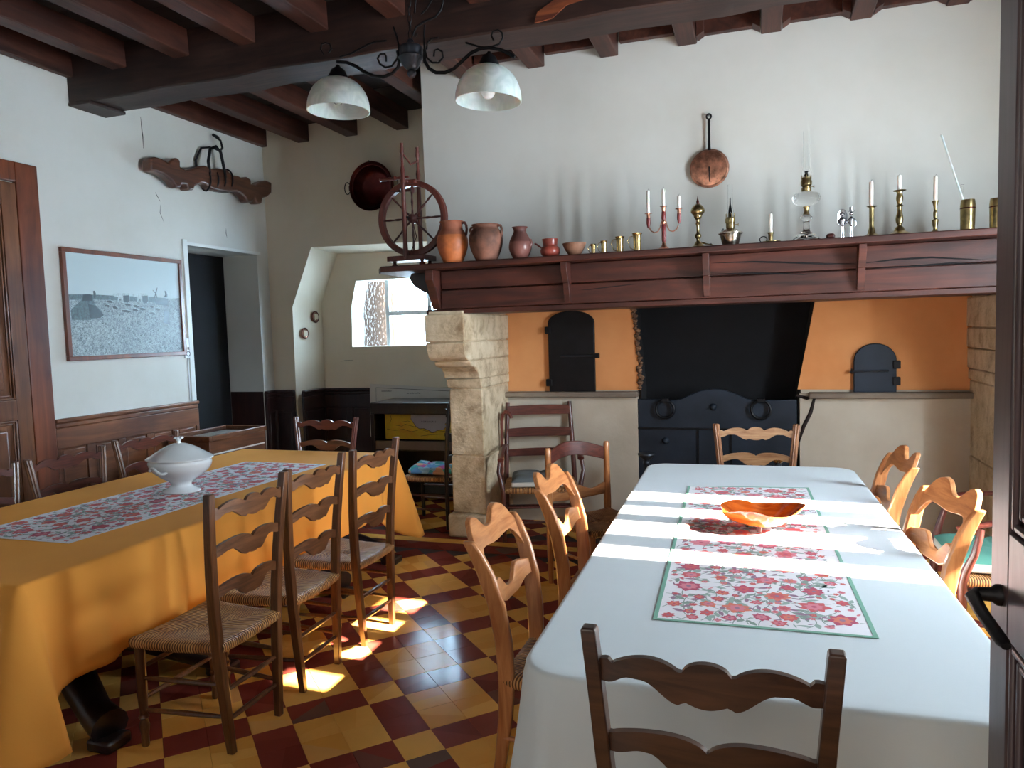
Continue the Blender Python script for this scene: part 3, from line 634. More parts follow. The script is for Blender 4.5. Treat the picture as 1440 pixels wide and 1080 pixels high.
def tablecloth(name, label, cx, cy, wx_, wy_, rz, rad, drop, mat, seed, amp=.02, corner=.0, flare=.05, square=False):
    rnd = random.Random(seed); hx, hy = wx_/2, wy_/2; pts = []
    def arc(cxx, cyy, a0, n):
        return [(cxx+rad*cos(a0+PI/2*k/n), cyy+rad*sin(a0+PI/2*k/n), cos(a0+PI/2*k/n), sin(a0+PI/2*k/n), (k-.0)/n) for k in range(n+1)]
    nc = 14
    def seg(p, q, nx, ny, n): return [(p[0]+(q[0]-p[0])*k/n, p[1]+(q[1]-p[1])*k/n, nx, ny, -1) for k in range(1, n)]
    C = [arc(hx-rad, hy-rad, 0, nc), arc(-hx+rad, hy-rad, PI/2, nc), arc(-hx+rad, -hy+rad, PI, nc), arc(hx-rad, -hy+rad, 3*PI/2, nc)]
    S = [(0, 1, 34), (-1, 0, 74), (0, -1, 34), (1, 0, 74)]
    for i in range(4):
        pts += C[i]; nxt = C[(i+1) % 4]; a = C[i][-1]; b = nxt[0]; pts += seg(a, b, S[i][0], S[i][1], S[i][2])
    n = len(pts); ph = [rnd.uniform(0, 6.28) for _ in range(6)]
    # arc length + distance to nearest corner
    L = [0]
    for i in range(1, n): L.append(L[-1]+math.hypot(pts[i][0]-pts[i-1][0], pts[i][1]-pts[i-1][1]))
    mid = [L[pts.index(c[nc//2])] for c in C]; tot = L[-1]+math.hypot(pts[0][0]-pts[-1][0], pts[0][1]-pts[-1][1])
    def cd(s): return min(min(abs(s-m), tot-abs(s-m)) for m in mid)
    ztop = .762; vs = []; rows = []
    br = .016
    for kf in (.5, .9, .97): rows.append([(p[0]*kf, p[1]*kf, ztop) for p in pts])
    offs = [(-br, 0)]+[(-br+br*sin(PI/2*k/4), -br+br*cos(PI/2*k/4)) for k in range(1, 5)]
    for d, dz in offs:
        rows.append([(p[0]+p[2]*d*(1 if d > -.06 else 1), p[1]+p[3]*d, ztop+dz) for p in pts])
    nr = 18
    for r in range(1, nr+1):
        t = r/nr; row = []
        for i, p in enumerate(pts):
            s = L[i]; c = cd(s); ck = math.exp(-(c/(.20 if square else .16))**2)
            dd = drop*(1+corner*math.exp(-(c/.17)**2)) + .010*sin(s*5+ph[0])
            wv = sin(s*7.3+ph[1]+1.2*sin(s*2.1+ph[2]))*.55+sin(s*13.7+ph[3]+.8*sin(s*3.3+ph[5]))*.3
            fold = wv*amp*t**1.1*(1-ck)
            out = .006+flare*t*t*.4+fold
            if square:
                side = math.exp(-((c-.17)/.085)**2)
                out += .17*t**.85*math.exp(-(c/.06)**2)-side*.075*t**.8+.035*t*math.exp(-((c-.33)/.07)**2)-.03*t*math.exp(-((c-.45)/.07)**2)
                out += .015*t
            else: out += ck*(.05*t+.018*t*sin(c*60+ph[4]))
            row.append((p[0]+p[2]*out, p[1]+p[3]*out, ztop-br-dd*t))
        rows.append(row)
    nr_ = len(rows)
    for row in rows: vs += row
    fs = [(r*n+i, r*n+(i+1) % n, (r+1)*n+(i+1) % n, (r+1)*n+i) for r in range(nr_-1) for i in range(n)]
    fs.append(tuple(range(n)))
    m = MB(); m.add(vs, fs); o = m.build(name, mat, ang=60); o.location = (cx, cy, 0); o.rotation_euler = (0, 0, rz)
    so_ = o.modifiers.new('thickness', 'SOLIDIFY'); so_.thickness = .0016; so_.offset = -1
    return tag(o, label, 'tablecloth')
OT = (-3.31, 3.45, 1.40, 3.02); WT = (-.035, 3.32, 1.235, 3.08); WRZ = math.radians(1.5)
table('orange_cloth_table', 'long dining table with black pedestal feet hidden beneath the orange tablecloth', OT[0], OT[1], OT[2], OT[3], 0, 'black_wood', 'pedestal')
tablecloth('tablecloth', 'orange cloth draped to the chair seats over the left table', OT[0], OT[1], OT[2], OT[3], 0, .025, .405, 'orange_cloth', 3, .014, .52, .02, True)
table('white_cloth_table', 'rectangular dining table under the white tablecloth by the fireplace', WT[0], WT[1], WT[2], WT[3], WRZ, 'black_wood', 'legs')
tablecloth('tablecloth', 'white cloth with rounded corners covering the right table', WT[0], WT[1], WT[2], WT[3], WRZ, .13, .50, 'white_cloth', 5, .042, .08, .12)
# ------------------------------------------------------------------ printed runners
def runner(label, corners, z, hem, seed, parts_lab):
    """corners: near-left, near-right, far-right, far-left (x, y)"""
    P = [Vector(c) for c in corners]; c0 = sum(P, Vector((0, 0)))/4
    rnd = random.Random(seed)
    root = thing('table_runner', label, 'runner', (c0.x, c0.y, z))
    W = ((P[1]-P[0]).length+(P[2]-P[3]).length)/2; Ln = ((P[3]-P[0]).length+(P[2]-P[1]).length)/2
    def at(u, v, h=0):
        a = P[0]*(1-u)*(1-v)+P[1]*u*(1-v)+P[2]*u*v+P[3]*(1-u)*v; return (a.x-c0.x, a.y-c0.y, h)
    N = 30; m = MB(); vs = []; fs = []
    for h in (0, .0016):
        for j in range(N+1):
            for i in range(9):
                e = .0016*sin(j*1.9)*(1 if i in (0, 8) else 0)
                x, y, _ = at(i/8, j/N); vs.append((x+e, y, h))
    k = (N+1)*9
    for j in range(N):
        for i in range(8):
            a = j*9+i; fs += [(a, a+9, a+10, a+1), (a+k, a+k+1, a+k+10, a+k+9)]
    m.add(vs, fs); m.build('cotton_cloth', 'runner', root)
    if hem:
        hw = .013; uw = hw/W; vw = hw/Ln; mm = MB()
        for q in (((0, 0), (uw, 0), (uw, 1), (0, 1)), ((1-uw, 0), (1, 0), (1, 1), (1-uw, 1)), ((uw, 0), (1-uw, 0), (1-uw, vw), (uw, vw)), ((uw, 1-vw), (1-uw, 1-vw), (1-uw, 1), (uw, 1))):
            lo = [at(u, v, .0008) for u, v in q]; hi = [at(u, v, .0026) for u, v in q]
            mm.add(lo+hi, [(3, 2, 1, 0), (4, 5, 6, 7)]+[(a, (a+1) % 4, (a+1) % 4+4, a+4) for a in range(4)])
        mm.build('green_hem', 'green_hem', root)
    mats = ['fl_red', 'fl_coral', 'fl_pink', 'fl_rose', 'leaf', 'leaf2', 'stem', 'mauve']; mi = {a: i for i, a in enumerate(mats)}
    pr = MB(); level = [0]
    mg = .018 if hem else .008
    def ok(x, y, r=0): return mg+r < x < W-mg-r and mg+r < y < Ln-mg-r
    def poly(pts, mat, h):
        if all(ok(x, y) for x, y in pts):
            pr.add([at(x/W, y/Ln, .0019+h*.00007+(len(pr.f) % 89)*6e-7) for x, y in pts], [tuple(range(len(pts)))], mi[mat])
    def petal(cx, cy, a, l, w_, mat, h):
        n = 7; L_ = [(cx+cos(a)*l*t-sin(a)*w_*sin(PI*t**.8)*1, cy+sin(a)*l*t+cos(a)*w_*sin(PI*t**.8)) for t in [k/n for k in range(n+1)]]
        R_ = [(cx+cos(a)*l*t+sin(a)*w_*sin(PI*t**.8), cy+sin(a)*l*t-cos(a)*w_*sin(PI*t**.8)) for t in [k/n for k in range(n-1, 0, -1)]]
        poly(L_+R_, mat, h)
    def flower(cx, cy, r, c1, c2):
        n = rnd.choice((6, 7, 8, 9)); a0 = rnd.uniform(0, 6)
        for k in range(n): petal(cx, cy, a0+2*PI*k/n, r*rnd.uniform(.82, 1.08), r*.36, c1, 3+k % 2)
        for k in range(n): petal(cx, cy, a0+PI/n+2*PI*k/n, r*.66, r*.07, 'stem', 6)
        for k in range(n): petal(cx, cy, a0+.3+2*PI*k/n, r*.60, r*.22, c2, 7+k % 2)
        poly([(cx+r*.17*cos(q), cy+r*.17*sin(q)) for q in [k*PI/4 for k in range(8)]], rnd.choice(('fl_rose', 'mauve')), 10)
    def stemline(x, y, a, l, h=1, wd=.0016):
        n = 8; pts = []
        bend = rnd.uniform(-2.2, 2.2)
        for k in range(n+1):
            pts.append((x, y)); x += cos(a)*l/n; y += sin(a)*l/n; a += bend/n
            if k in (2, 5): petal(x, y, a+rnd.choice((-1, 1))*rnd.uniform(.5, 1), rnd.uniform(.024, .05), rnd.uniform(.006, .010), rnd.choice(('leaf', 'leaf2', 'leaf', 'mauve')), 2)
        for (xa, ya), (xb, yb_) in zip(pts, pts[1:]):
            dx, dy = xb-xa, yb_-ya; q = math.hypot(dx, dy); nx, ny = -dy/q*wd, dx/q*wd
            poly([(xa+nx, ya+ny), (xb+nx, yb_+ny), (xb-nx, yb_-ny), (xa-nx, ya-ny)], 'leaf2', h)
    placed = []
    def spot(r, tries=40):
        for _ in range(tries):
            x, y = rnd.uniform(mg+r, W-mg-r), rnd.uniform(mg+r, Ln-mg-r)
            if all((x-a)**2+(y-b)**2 > (r+c)**2 for a, b, c in placed): return x, y
        return None
    for cnt, r0, r1 in ((int(W*Ln*34), .040, .056), (int(W*Ln*70), .022, .032), (int(W*Ln*115), .010, .016)):
        for _ in range(cnt):
            r = rnd.uniform(r0, r1); p = spot(r)
            if not p: continue
            placed.append((p[0], p[1], r))
            c1 = rnd.choice(('fl_red', 'fl_coral', 'fl_red', 'fl_pink', 'fl_rose')); c2 = rnd.choice(('fl_coral', 'fl_pink', 'fl_red'))
            flower(p[0], p[1], r, c1, c2)
            for _2 in range(3 if r > .02 else 1):
                a = rnd.uniform(0, 6.28); stemline(p[0]+cos(a)*r*.9, p[1]+sin(a)*r*.9, a+rnd.uniform(-.6, .6), rnd.uniform(.05, .12))
    for _ in range(int(W*Ln*260)):
        x, y = rnd.uniform(0, W), rnd.uniform(0, Ln); petal(x, y, rnd.uniform(0, 6.28), rnd.uniform(.014, .034), rnd.uniform(.003, .006), rnd.choice(('leaf', 'leaf2', 'mauve', 'stem', 'fl_pink')), 1)
    pr.build('floral_print', mats, root, smooth=False, kind='stuff')
    return root
runner('floral runner with green hem lying on the white tablecloth', [(-.311, 2.20), (.315, 2.215), (.252, 4.22), (-.378, 4.15)], .7625, True, 11, '')
runner('long floral runner lying under the tureen on the orange tablecloth', [(-3.60, 2.42), (-2.94, 2.435), (-2.88, 4.42), (-3.56, 4.42)], .7625, False, 12, '')
# =================================================================== CHAIRS
def rush_seat(par, wf, wbk, dep, z, y0=0, name='rush_seat'):
    F = [Vector((wbk, y0)), Vector((wf, y0+dep)), Vector((-wf, y0+dep)), Vector((-wbk, y0))]
    Cn = Vector((0, y0+dep*.52)); m = MB(); m.uv = []
    for k in range(4):
        A, B = F[k], F[(k+1) % 4]; t_ = (B-A).normalized(); ln = (B-A).length
        nrm = Vector((t_.y, -t_.x)); 
        if (A+B).dot(nrm)/2-Cn.dot(nrm) < 0: nrm = -nrm
        n = 14; rows = [(-.2, -.034), (-.0, -.040), (-.0, -.03), (-.0, -.016), (0, -.004), (.04, .002), (.15, .001), (.35, -.004), (.6, -.009), (.8, -.012), (1, -.014)]
        outs = [0, .004, .012, .015, .010, 0, 0, 0, 0, 0, 0]
        vs = []
        for (t, dz), ou in zip(rows, outs):
            for i in range(n+1):
                s = i/n; p = A+(B-A)*s
                if t < 0: p = p+(Cn-p)*.3; q = p
                else: q = p+(Cn-p)*t+nrm*ou
                sag = -.010*sin(PI*s)*(1 if k in (1,) else .6)*(1-t if t >= 0 else 1)
                rip = .0011*sin(i*2.9+k)
                vs.append((q.x, q.y, z+dz+sag+rip)); m.uv.append((((A+(B-A)*s)-A).dot(t_)*(1-max(t, 0))+((Cn-A).dot(t_))*max(t, 0)+k*3.1, t*.2))
        m.add(vs, [(r*(n+1)+i, r*(n+1)+i+1, (r+1)*(n+1)+i+1, (r+1)*(n+1)+i) for r in range(len(rows)-1) for i in range(n)])
    # underside
    vs = [(p.x*.96, (p.y-Cn.y)*.96+Cn.y, z-.036) for p in F]; m.uv += [(0, 0)]*4; m.add(vs, [(0, 1, 2, 3)])
    return m.build(name, 'rush', par, ang=70)
def smooth01(t): t = max(0, min(1, t)); return t*t*(3-2*t)
def top3(v):
    v = abs(v)
    if v > .90: return .019+.006*(1-(v-.90)/.10)
    if v > .86: return .015+.010*(v-.86)/.04
    if v > .22: t = (v-.22)/.64; return .015+.024*sin(PI*t**.85)**.8
    return .015+.028*math.sqrt(max(0, 1-(v/.22)**2))
def bot3(v):
    v = abs(v)
    if v < .19: return -.034-.010*cos(v/.19*PI/2)
    if v < .24: return -.034-.008*(v-.19)/.05
    if v < .58: return -.042+.036*smooth01((v-.24)/.34)
    if v < .70: return -.006
    return -.006-.017*smooth01((v-.70)/.2)
def top2(v):
    v = abs(v)
    if v > .94: return .015
    t = v/.94; return .002+.032*sin(PI*min(1, t*.98+.02)**.64)**.75+.012*t
def bot2(v):
    v = abs(v)
    if v < .15: return -.048-.006*cos(v/.15*PI/2)
    if v < .20: return -.048-.004*(v-.15)/.05
    if v < .56: return -.052+.044*smooth01((v-.20)/.36)
    return -.008-.016*smooth01((v-.62)/.3)
def ladder_chair(name, label, group, slats=3, hb=1.07, wtop=.25, fluted=False, post='chair', slatm='slat', slatz=(.985, .835, .668)):
    c = thing(name, label, 'chair', group=group)
    wf_ = .152; wt_ = wtop-.018
    def px_(z): return wf_+(wt_-wf_)*(z/hb)
    def py_(z): return .0+.012*sin(PI*min(1, z/hb))-.030*max(0, (z-.5)/.57)**1.5
    zs = [0, .12, .3, .45, .6, .75, .9, hb-.006, hb]
    for s in (-1, 1):
        if fluted:
            m = MB(); n = 20; vs = []
            for z in zs:
                for k in range(n):
                    a = 2*PI*k/n; r = .0225*(1-.16*(k % 2))*(1 if z < hb else .8); vs.append((s*px_(z)+cos(a)*r, py_(z)+sin(a)*r, z))
            m.add(vs, [(i*n+k, i*n+(k+1) % n, (i+1)*n+(k+1) % n, (i+1)*n+k) for i in range(len(zs)-1) for k in range(n)]+[tuple(range(n)), tuple((len(zs)-1)*n+k for k in range(n))])
            m.build('back_post', post, c, ang=25)
        else:
            MB().bar([(s*px_(z), py_(z), z) for z in zs], [.027, .031, .033, .034, .034, .033, .032, .031, .026], [.030, .034, .038, .040, .038, .036, .034, .033, .028]).build('back_post', post, c, bevel=.003)
    def rel(z): return lambda x, zz: py_(z)-.028*(1-(x/px_(z))**2)+.004
    for i, z in enumerate(slatz[:slats]):
        h = px_(z)-.008; T, B_ = (top3, bot3) if i == 0 else (top2, bot2); k = 1.0 if i == 0 else .95
        MB().ribbon(lambda x, T=T, z=z, h=h, k=k: z+T(x/h)*k, lambda x, B_=B_, z=z, h=h, k=k: z+B_(x/h)*k, -h, h, 56, rel(z), .015).build('back_slat', slatm, c, ang=35)
    fw = .205; fd = .385
    for s in (-1, 1):
        MB().lathe([(.013, 0), (.016, .01), (.015, .05), (.021, .09), (.014, .115), (.022, .125), (.014, .135), (.017, .16), (.021, .22), (.0205, .40), (.017, .445)], 14, (s*fw, fd, 0)).build('front_leg', post, c)
    rush_seat(c, .225, px_(.45)-.004, .405, .462, y0=.0)
    def rung(a, b, r=.0095):
        a, b = Vector(a), Vector(b); pts = [a+(b-a)*t for t in (0, .1, .5, .9, 1)]
        MB().tube(pts, [r*.7, r*.95, r*1.25, r*.95, r*.7], 8).build('rung', post, c)
    for s in (-1, 1):
        for z in (.155, .29): rung((s*px_(z), py_(z), z), (s*fw, fd, z))
    for z in (.20, .33): rung((-fw, fd, z), (fw, fd, z))
    for z in (.14, .26): rung((-px_(z), py_(z), z), (px_(z), py_(z), z))
    for s in (-1, 1): MB().tube([(s*px_(.42), 0, .425), (s*fw, fd, .425)], .012, 8).build('seat_rail', post, c)
    return c
GA = 'dark ladder-back rush chairs on the near side of the orange table'
GB = 'scalloped ladder-back chairs with fluted posts'
cA = ladder_chair('ladder_back_chair', 'tall three-slat ladder-back rush chair nearest the camera beside the orange tablecloth', GA)
cA.location = (-2.01, 2.47, 0); cA.rotation_euler = (0, 0, PI/2)
copy_tree(cA, (-2.03, 2.985, 0), PI/2+.01, 'middle of the three tall ladder-back rush chairs beside the orange tablecloth')
copy_tree(cA, (-2.005, 3.515, 0), PI/2-.012, 'farthest of the three tall ladder-back rush chairs beside the orange tablecloth')
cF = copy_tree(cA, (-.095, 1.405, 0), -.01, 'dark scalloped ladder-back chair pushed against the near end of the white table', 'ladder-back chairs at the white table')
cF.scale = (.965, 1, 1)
MT['darker_chair'] = wood('darker_chair_wood', (34, 20, 15), (88, 58, 42), .36, 0, 8, .3)  # darker copy of the chair wood for the near-end chair
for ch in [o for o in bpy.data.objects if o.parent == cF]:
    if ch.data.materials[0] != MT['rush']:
        ch.data = ch.data.copy(); ch.data.materials[0] = MT['darker_chair']
cB = ladder_chair('fluted_ladder_chair', 'pale scalloped ladder-back chair with fluted posts at the fireplace end of the white table', GB, 2, 1.0, .27, True, 'pale_chair', 'pale_slat', (.935, .775))
cB.location = (-.02, 5.03, 0); cB.rotation_euler = (0, 0, PI+.04); cB['group'] = 'ladder-back chairs at the white table'
cD = ladder_chair('fluted_ladder_chair', 'dark scalloped chair at the far end of the orange table, before the map shelf', GB, 2, 1.0, .30, True, 'red_chair', 'red_slat', (.935, .775))
cD.location = (-3.37, 5.17, 0); cD.rotation_euler = (0, 0, PI+.02)
cL = ladder_chair('fluted_ladder_chair', 'brown scalloped ladder-back chair left of the tureen, below the framed photograph', GB, 2, .975, .29, True, 'chair', 'red_slat', (.915, .755))
cL.location = (-4.13, 3.47, 0); cL.rotation_euler = (0, 0, -PI/2+.03)
copy_tree(cL, (-4.15, 2.87, 0), -PI/2, 'brown scalloped ladder-back chair cut by the left frame edge, before the walnut door')
copy_tree(cL, (-4.24, 4.22, 0), -PI/2-.05, 'brown scalloped ladder-back chair standing directly behind the white tureen')
# gondola chairs
def gondola(name, label, group):
    c = thing(name, label, 'chair', group=group)
    prof = [(-.05, 0), (-.015, .16), (.008, .32), (.018, .46), (.014, .60), (-.004, .73), (-.036, .84), (-.066, .91), (-.088, .948)]
    wid = [.034, .042, .050, .058, .062, .062, .058, .050, .040]
    hw = .204; pw = [.16, .162, .164, .168, .176, .188, .200, .208, .213]
    for s in (-1, 1):
        m = MB(); m.bar([(s*pw[i], y, z) for i, (y, z) in enumerate(prof)], [.026]*9, wid); m.build('back_post', 'gondola', c, bevel=.007)
    def yc(z):
        for (y0, z0), (y1, z1) in zip(prof, prof[1:]):
            if z0 <= z <= z1: return y0+(y1-y0)*(z-z0)/(z1-z0)
        return prof[-1][0]-(z-.948)*.4
    def ct(x):
        v = abs(x)/hw
        if v < .07: return .950
        if v < .48: return .950+.050*smooth01((v-.07)/.41)
        if v < .66: return 1.0+.004*sin((v-.48)/.18*PI)
        return 1.0-.085*((v-.66)/.34)**1.9
    def cb(x):
        v = abs(x)/hw
        if v < .62: return .892+.010*(1-cos(v/.62*PI))/2
        return .902-.12*((v-.62)/.38)**2
    MB().ribbon(ct, cb, -hw, hw, 48, lambda x, z: yc(z)-.022*(1-(x/hw)**2), .022).build('crest_rail', 'gondola_x', c, bevel=.003, ang=45)
    def st(x):
        v = abs(x)/hw; return .738+.052*smooth01((v-.10)/.42)-.010*smooth01((v-.62)/.38)
    def sb(x):
        v = abs(x)/hw; return .694+.030*smooth01((v-.25)/.6)
    hs = hw; MB().ribbon(lambda x: st(x*hw/.18), lambda x: sb(x*hw/.18), -.184, .184, 36, lambda x, z: yc(z)-.022*(1-(x/.18)**2), .018).build('back_splat', 'gondola_x', c, bevel=.003, ang=45)
    rush_seat(c, .21, .165, .40, .472)
    for s in (-1, 1):
        MB().bar([(s*.195, .44, 0), (s*.195, .405, .14), (s*.195, .385, .30), (s*.195, .375, .455)], [.026, .030, .034, .036], [.026, .032, .038, .040]).build('front_leg', 'gondola', c, bevel=.004)
        MB().tube([(s*.168, .0, .25), (s*.195, .39, .25)], .009, 8).build('rung', 'gondola', c)
        MB().bar([(s*.168, .02, .435), (s*.19, .38, .435)], .02, .02).build('seat_rail', 'gondola', c)
    MB().tube([(-.195, .39, .29), (.195, .39, .29)], .009, 8).build('rung', 'gondola', c)
    return c
GG = 'honey-coloured sabre-legged chairs with heart-shaped backs'
gA = gondola('heart_back_chair', 'honey wooden chair with heart-dipped crest, nearer of the pair left of the white table', GG)
gA.location = (-.842, 2.475, 0); gA.rotation_euler = (0, 0, -PI/2-.02)
copy_tree(gA, (-.847, 3.31, 0), -PI/2-.04, 'honey wooden chair with heart-dipped crest, farther of the pair left of the white table')
copy_tree(gA, (.635, 3.246, 0), PI/2+.22, 'sunlit honey wooden heart-backed chair right of the white table, in front of the teal cushion')
copy_tree(gA, (.602, 4.105, 0), PI/2+.08, 'honey wooden heart-backed chair seen edge-on at the far right corner of the white table')
# curved crest chair
cc = thing('curved_crest_chair', 'reddish wooden chair with a broad curved crest at the white table, near the armchair', 'chair', (-1.12, 4.70, 0), math.radians(228)); cc.scale = (1, 1, .975)
MTc = 'red_chair'
for s in (-1, 1): MB().lathe([(.016, 0), (.021, .2), (.024, .42), (.026, .5), (.022, .7), (.019, .85), (.021, .9), (.014, .915), (0, .918)], 14, (s*.235, -.03, 0)).build('back_post', 'gondola', cc)
MB().ribbon(lambda x: .872+.058*cos(x/.235*PI/2), lambda x: .785+.048*cos(x/.235*PI/2), -.235, .235, 30, lambda x, z: -.03-.085*(1-(x/.235)**2), .022).build('crest_rail', 'red_slat', cc, bevel=.004)
MB().ribbon(lambda x: .615+.018*cos(x/.235*PI*2), lambda x: .535+.018*(1-cos(x/.235*PI/2)), -.235, .235, 26, lambda x, z: -.03-.03*(1-(x/.235)**2), .02).build('lower_rail', 'gondola_x', cc, bevel=.004)
rush_seat(cc, .235, .22, .42, .455)
for s in (-1, 1):
    MB().bar([(s*.21, .40, 0), (s*.21, .40, .43)], [.028, .040], [.028, .040]).build('front_leg', 'gondola', cc, bevel=.004)
    MB().tube([(s*.23, -.03, .24), (s*.21, .40, .24)], .01, 8).build('rung', 'gondola', cc)
MB().tube([(-.21, .40, .28), (.21, .40, .28)], .01, 8).build('rung', 'gondola', cc)
# ladder armchairs with cushions
def cushion(par_name, label, w_, d_, h_, top, loc, rz, tuft=4, tilt=0):
    root = thing(par_name, label, 'cushion', loc, rz)
    if tilt: root.rotation_euler = (tilt, 0, rz)
    n = 24; vs = []
    def bulge(u, v):
        e = min(1, min(1-abs(u), 1-abs(v))*5); return e**.5
    for j in range(n+1):
        for i in range(n+1):
            u, v = i/n*2-1, j/n*2-1; q = abs(sin((u+1)*tuft/4*PI)*sin((v+1)*tuft/4*PI))**.35
            vs.append((u*w_/2, v*d_/2, h_*.55+h_*.45*bulge(u, v)*(.45+.55*q)))
    m = MB(); m.add(vs, [(j*(n+1)+i, j*(n+1)+i+1, (j+1)*(n+1)+i+1, (j+1)*(n+1)+i) for j in range(n) for i in range(n)]); m.build('cushion_top', top, root, ang=70)
    MB().bx(-w_/2-.002, w_/2+.002, -d_/2-.002, d_/2+.002, 0, h_*.56).build('cushion_side', 'white_cushion' if top != 'patchwork' else 'patchwork', root, bevel=.012)
    return root
def armchair(name, label, loc, rz, group=None):
    c = thing(name, label, 'armchair', loc, rz, group)
    for s in (-1, 1):
        MB().tube([(s*.285, 0, 0), (s*.288, 0, .42), (s*.275, -.03, .75), (s*.262, -.08, 1.05)], [.017, .021, .020, .018], 10).build('back_post', 'red_chair', c)
        MB().tube([(s*.30, .45, 0), (s*.30, .45, .40), (s*.312, .44, .46), (s*.335, .41, .55), (s*.325, .39, .62), (s*.31, .38, .665)], [.016, .021, .020, .017, .016, .018], 10).build('front_leg', 'red_chair', c)
        MB().tube([(s*.276, -.02, .70), (s*.29, .15, .715), (s*.305, .30, .70), (s*.312, .42, .675), (s*.312, .475, .655)], [.015, .018, .021, .023, .026], 10, sx=.7).build('arm', 'red_chair', c)
        MB().tube([(s*.287, 0, .2), (s*.30, .45, .2)], .010, 8).build('rung', 'red_chair', c)
    for z, hh in ((.985, .038), (.80, .036), (.63, .030)):
        w_ = .262 if z > .9 else .27
        MB().ribbon(lambda x, z=z, hh=hh: z+hh+.006*cos(x*6), lambda x, z=z, hh=hh: z-hh, -w_, w_, 18, lambda x, zz, z=z: -.03*((z-.4)/.35)**1.0-.02*(1-(x/.27)**2)+.005, .016).build('back_slat', 'red_slat', c, bevel=.003)
    rush_seat(c, .295, .27, .45, .425)
    for z in (.15, .27): MB().tube([(-.30, .45, z), (.30, .45, z)], .010, 8).build('rung', 'red_chair', c)
    MB().tube([(-.287, 0, .18), (.287, 0, .18)], .010, 8).build('rung', 'red_chair', c)
    return c
armchair('ladder_back_armchair', 'dark red ladder-back armchair facing the room beside the left fireplace pillar', (-1.755, 5.895, 0), PI+.30)
cushion('seat_cushion', 'tufted slate grey cushion with cream sides on the fireplace armchair', .47, .42, .075, 'grey_cushion', (-1.685, 5.67, .428), .30)
armchair('ladder_back_armchair', 'dark armchair behind the right-hand honey chair, carrying the teal cushion', (1.36, 4.2, 0), PI/2)
cushion('seat_cushion', 'tufted teal cushion with cream sides on the armchair right of the white table', .47, .46, .085, 'teal_cushion', (1.125, 4.2, .43), PI/2)
# cane hanging behind the armchair by the pillar
cn = MB(); cn.tube([(-2.075, 5.80, .0), (-2.06, 5.80, .5), (-2.055, 5.80, .90), (-2.045, 5.80, .96), (-2.02, 5.80, .985), (-1.98, 5.80, .97), (-1.965, 5.80, .93)], [.010, .012, .013, .014, .015, .015, .014], 10)
tag(cn.build('walking_stick', 'wheel'), 'glossy brown crooked walking stick leaning between the pillar and the armchair', 'stick')
# dark chair with patchwork cushion by the pillar
pc = thing('side_chair', 'black-brown chair with a curved back beside the pillar, under the patchwork cushion', 'chair', (-2.47, 5.80, 0), PI/2)
for s in (-1, 1):
    MB().tube([(s*.20, .02, 0), (s*.20, .02, .45), (s*.20, .0, .8), (s*.195, -.03, 1.06), (s*.17, -.04, 1.09)], .018, 10).build('back_post', 'black_wood', pc)
    MB().tube([(s*.21, .44, 0), (s*.21, .44, .44)], [.015, .02], 10).build('front_leg', 'black_wood', pc)
    for z in (.17, .29): MB().tube([(s*.20, .02, z), (s*.21, .44, z)], .009, 8).build('rung', 'red_chair', pc)
for z in (.99, .78, .6): MB().ribbon(lambda x, z=z: z+.035, lambda x, z=z: z-.035, -.2, .2, 12, lambda x, zz: -.02*(1-(x/.2)**2), .014).build('back_slat', 'black_wood', pc)
rush_seat(pc, .215, .19, .43, .45)
cushion('patchwork_cushion', 'turquoise and pink patchwork cushion on the dark chair beside the pillar', .36, .36, .062, 'patchwork', (-2.70, 5.80, .462), PI/2+.2, 3, .06)
# =================================================================== MANTEL SHELF OBJECTS
SZ = 2.173; SY = 5.085
def sloc(px, y=SY):
    p = onY(px, 360, y); return Vector((p.x, y, SZ))
def kpx(px, py, y=SY): return (onY(px+1, py, y)-onY(px, py, y)).length     # metres per pixel there
def prof_px(pts, k): return [(r*k, z*k) for r, z in pts]
def smoothp(pts, n=4):
    out = []
    P = [pts[0]]+list(pts)+[pts[-1]]
    for i in range(1, len(P)-2):
        for j in range(n):
            t = j/n; a, b, c, d = P[i-1], P[i], P[i+1], P[i+2]
            out.append(tuple(.5*((2*b[q])+(-a[q]+c[q])*t+(2*a[q]-5*b[q]+4*c[q]-d[q])*t*t+(-a[q]+3*b[q]-3*c[q]+d[q])*t**3) for q in (0, 1)))
    out.append(pts[-1]); return [(max(0, r), z) for r, z in out]
def pot(name, label, cat, px, prof, mats, group=None, handles=(), y=SY, inner=True, n=28, rz=0, split=None):
    k = kpx(px, 340, y); root = thing(name, label, cat, sloc(px, y), rz, group)
    P = smoothp(prof_px(prof, k)); wall = 1.0*k*.9
    ins = [(max(.0005, r-wall), z) for r, z in P[::-1] if z > P[-1][1]*.12] if inner else []
    MB().lathe(P+ins, n).build('body', mats[0], root, ang=60)
    if split:   # unglazed collar over the upper part
        MB().lathe([(r+.0012, z) for r, z in P if z > split*k], n, cap=False).build('unglazed_collar', mats[1], root, ang=60)
    for hpts, rr in handles:
        MB().tube([(a*k, 0, b*k) for a, b in smoothp(hpts, 3)] if False else [(a*k, 0, b*k) for a, b in hpts], rr*k, 10, sx=.7).build('handle', mats[0] if not split else mats[-1], root, ang=60)
    return root
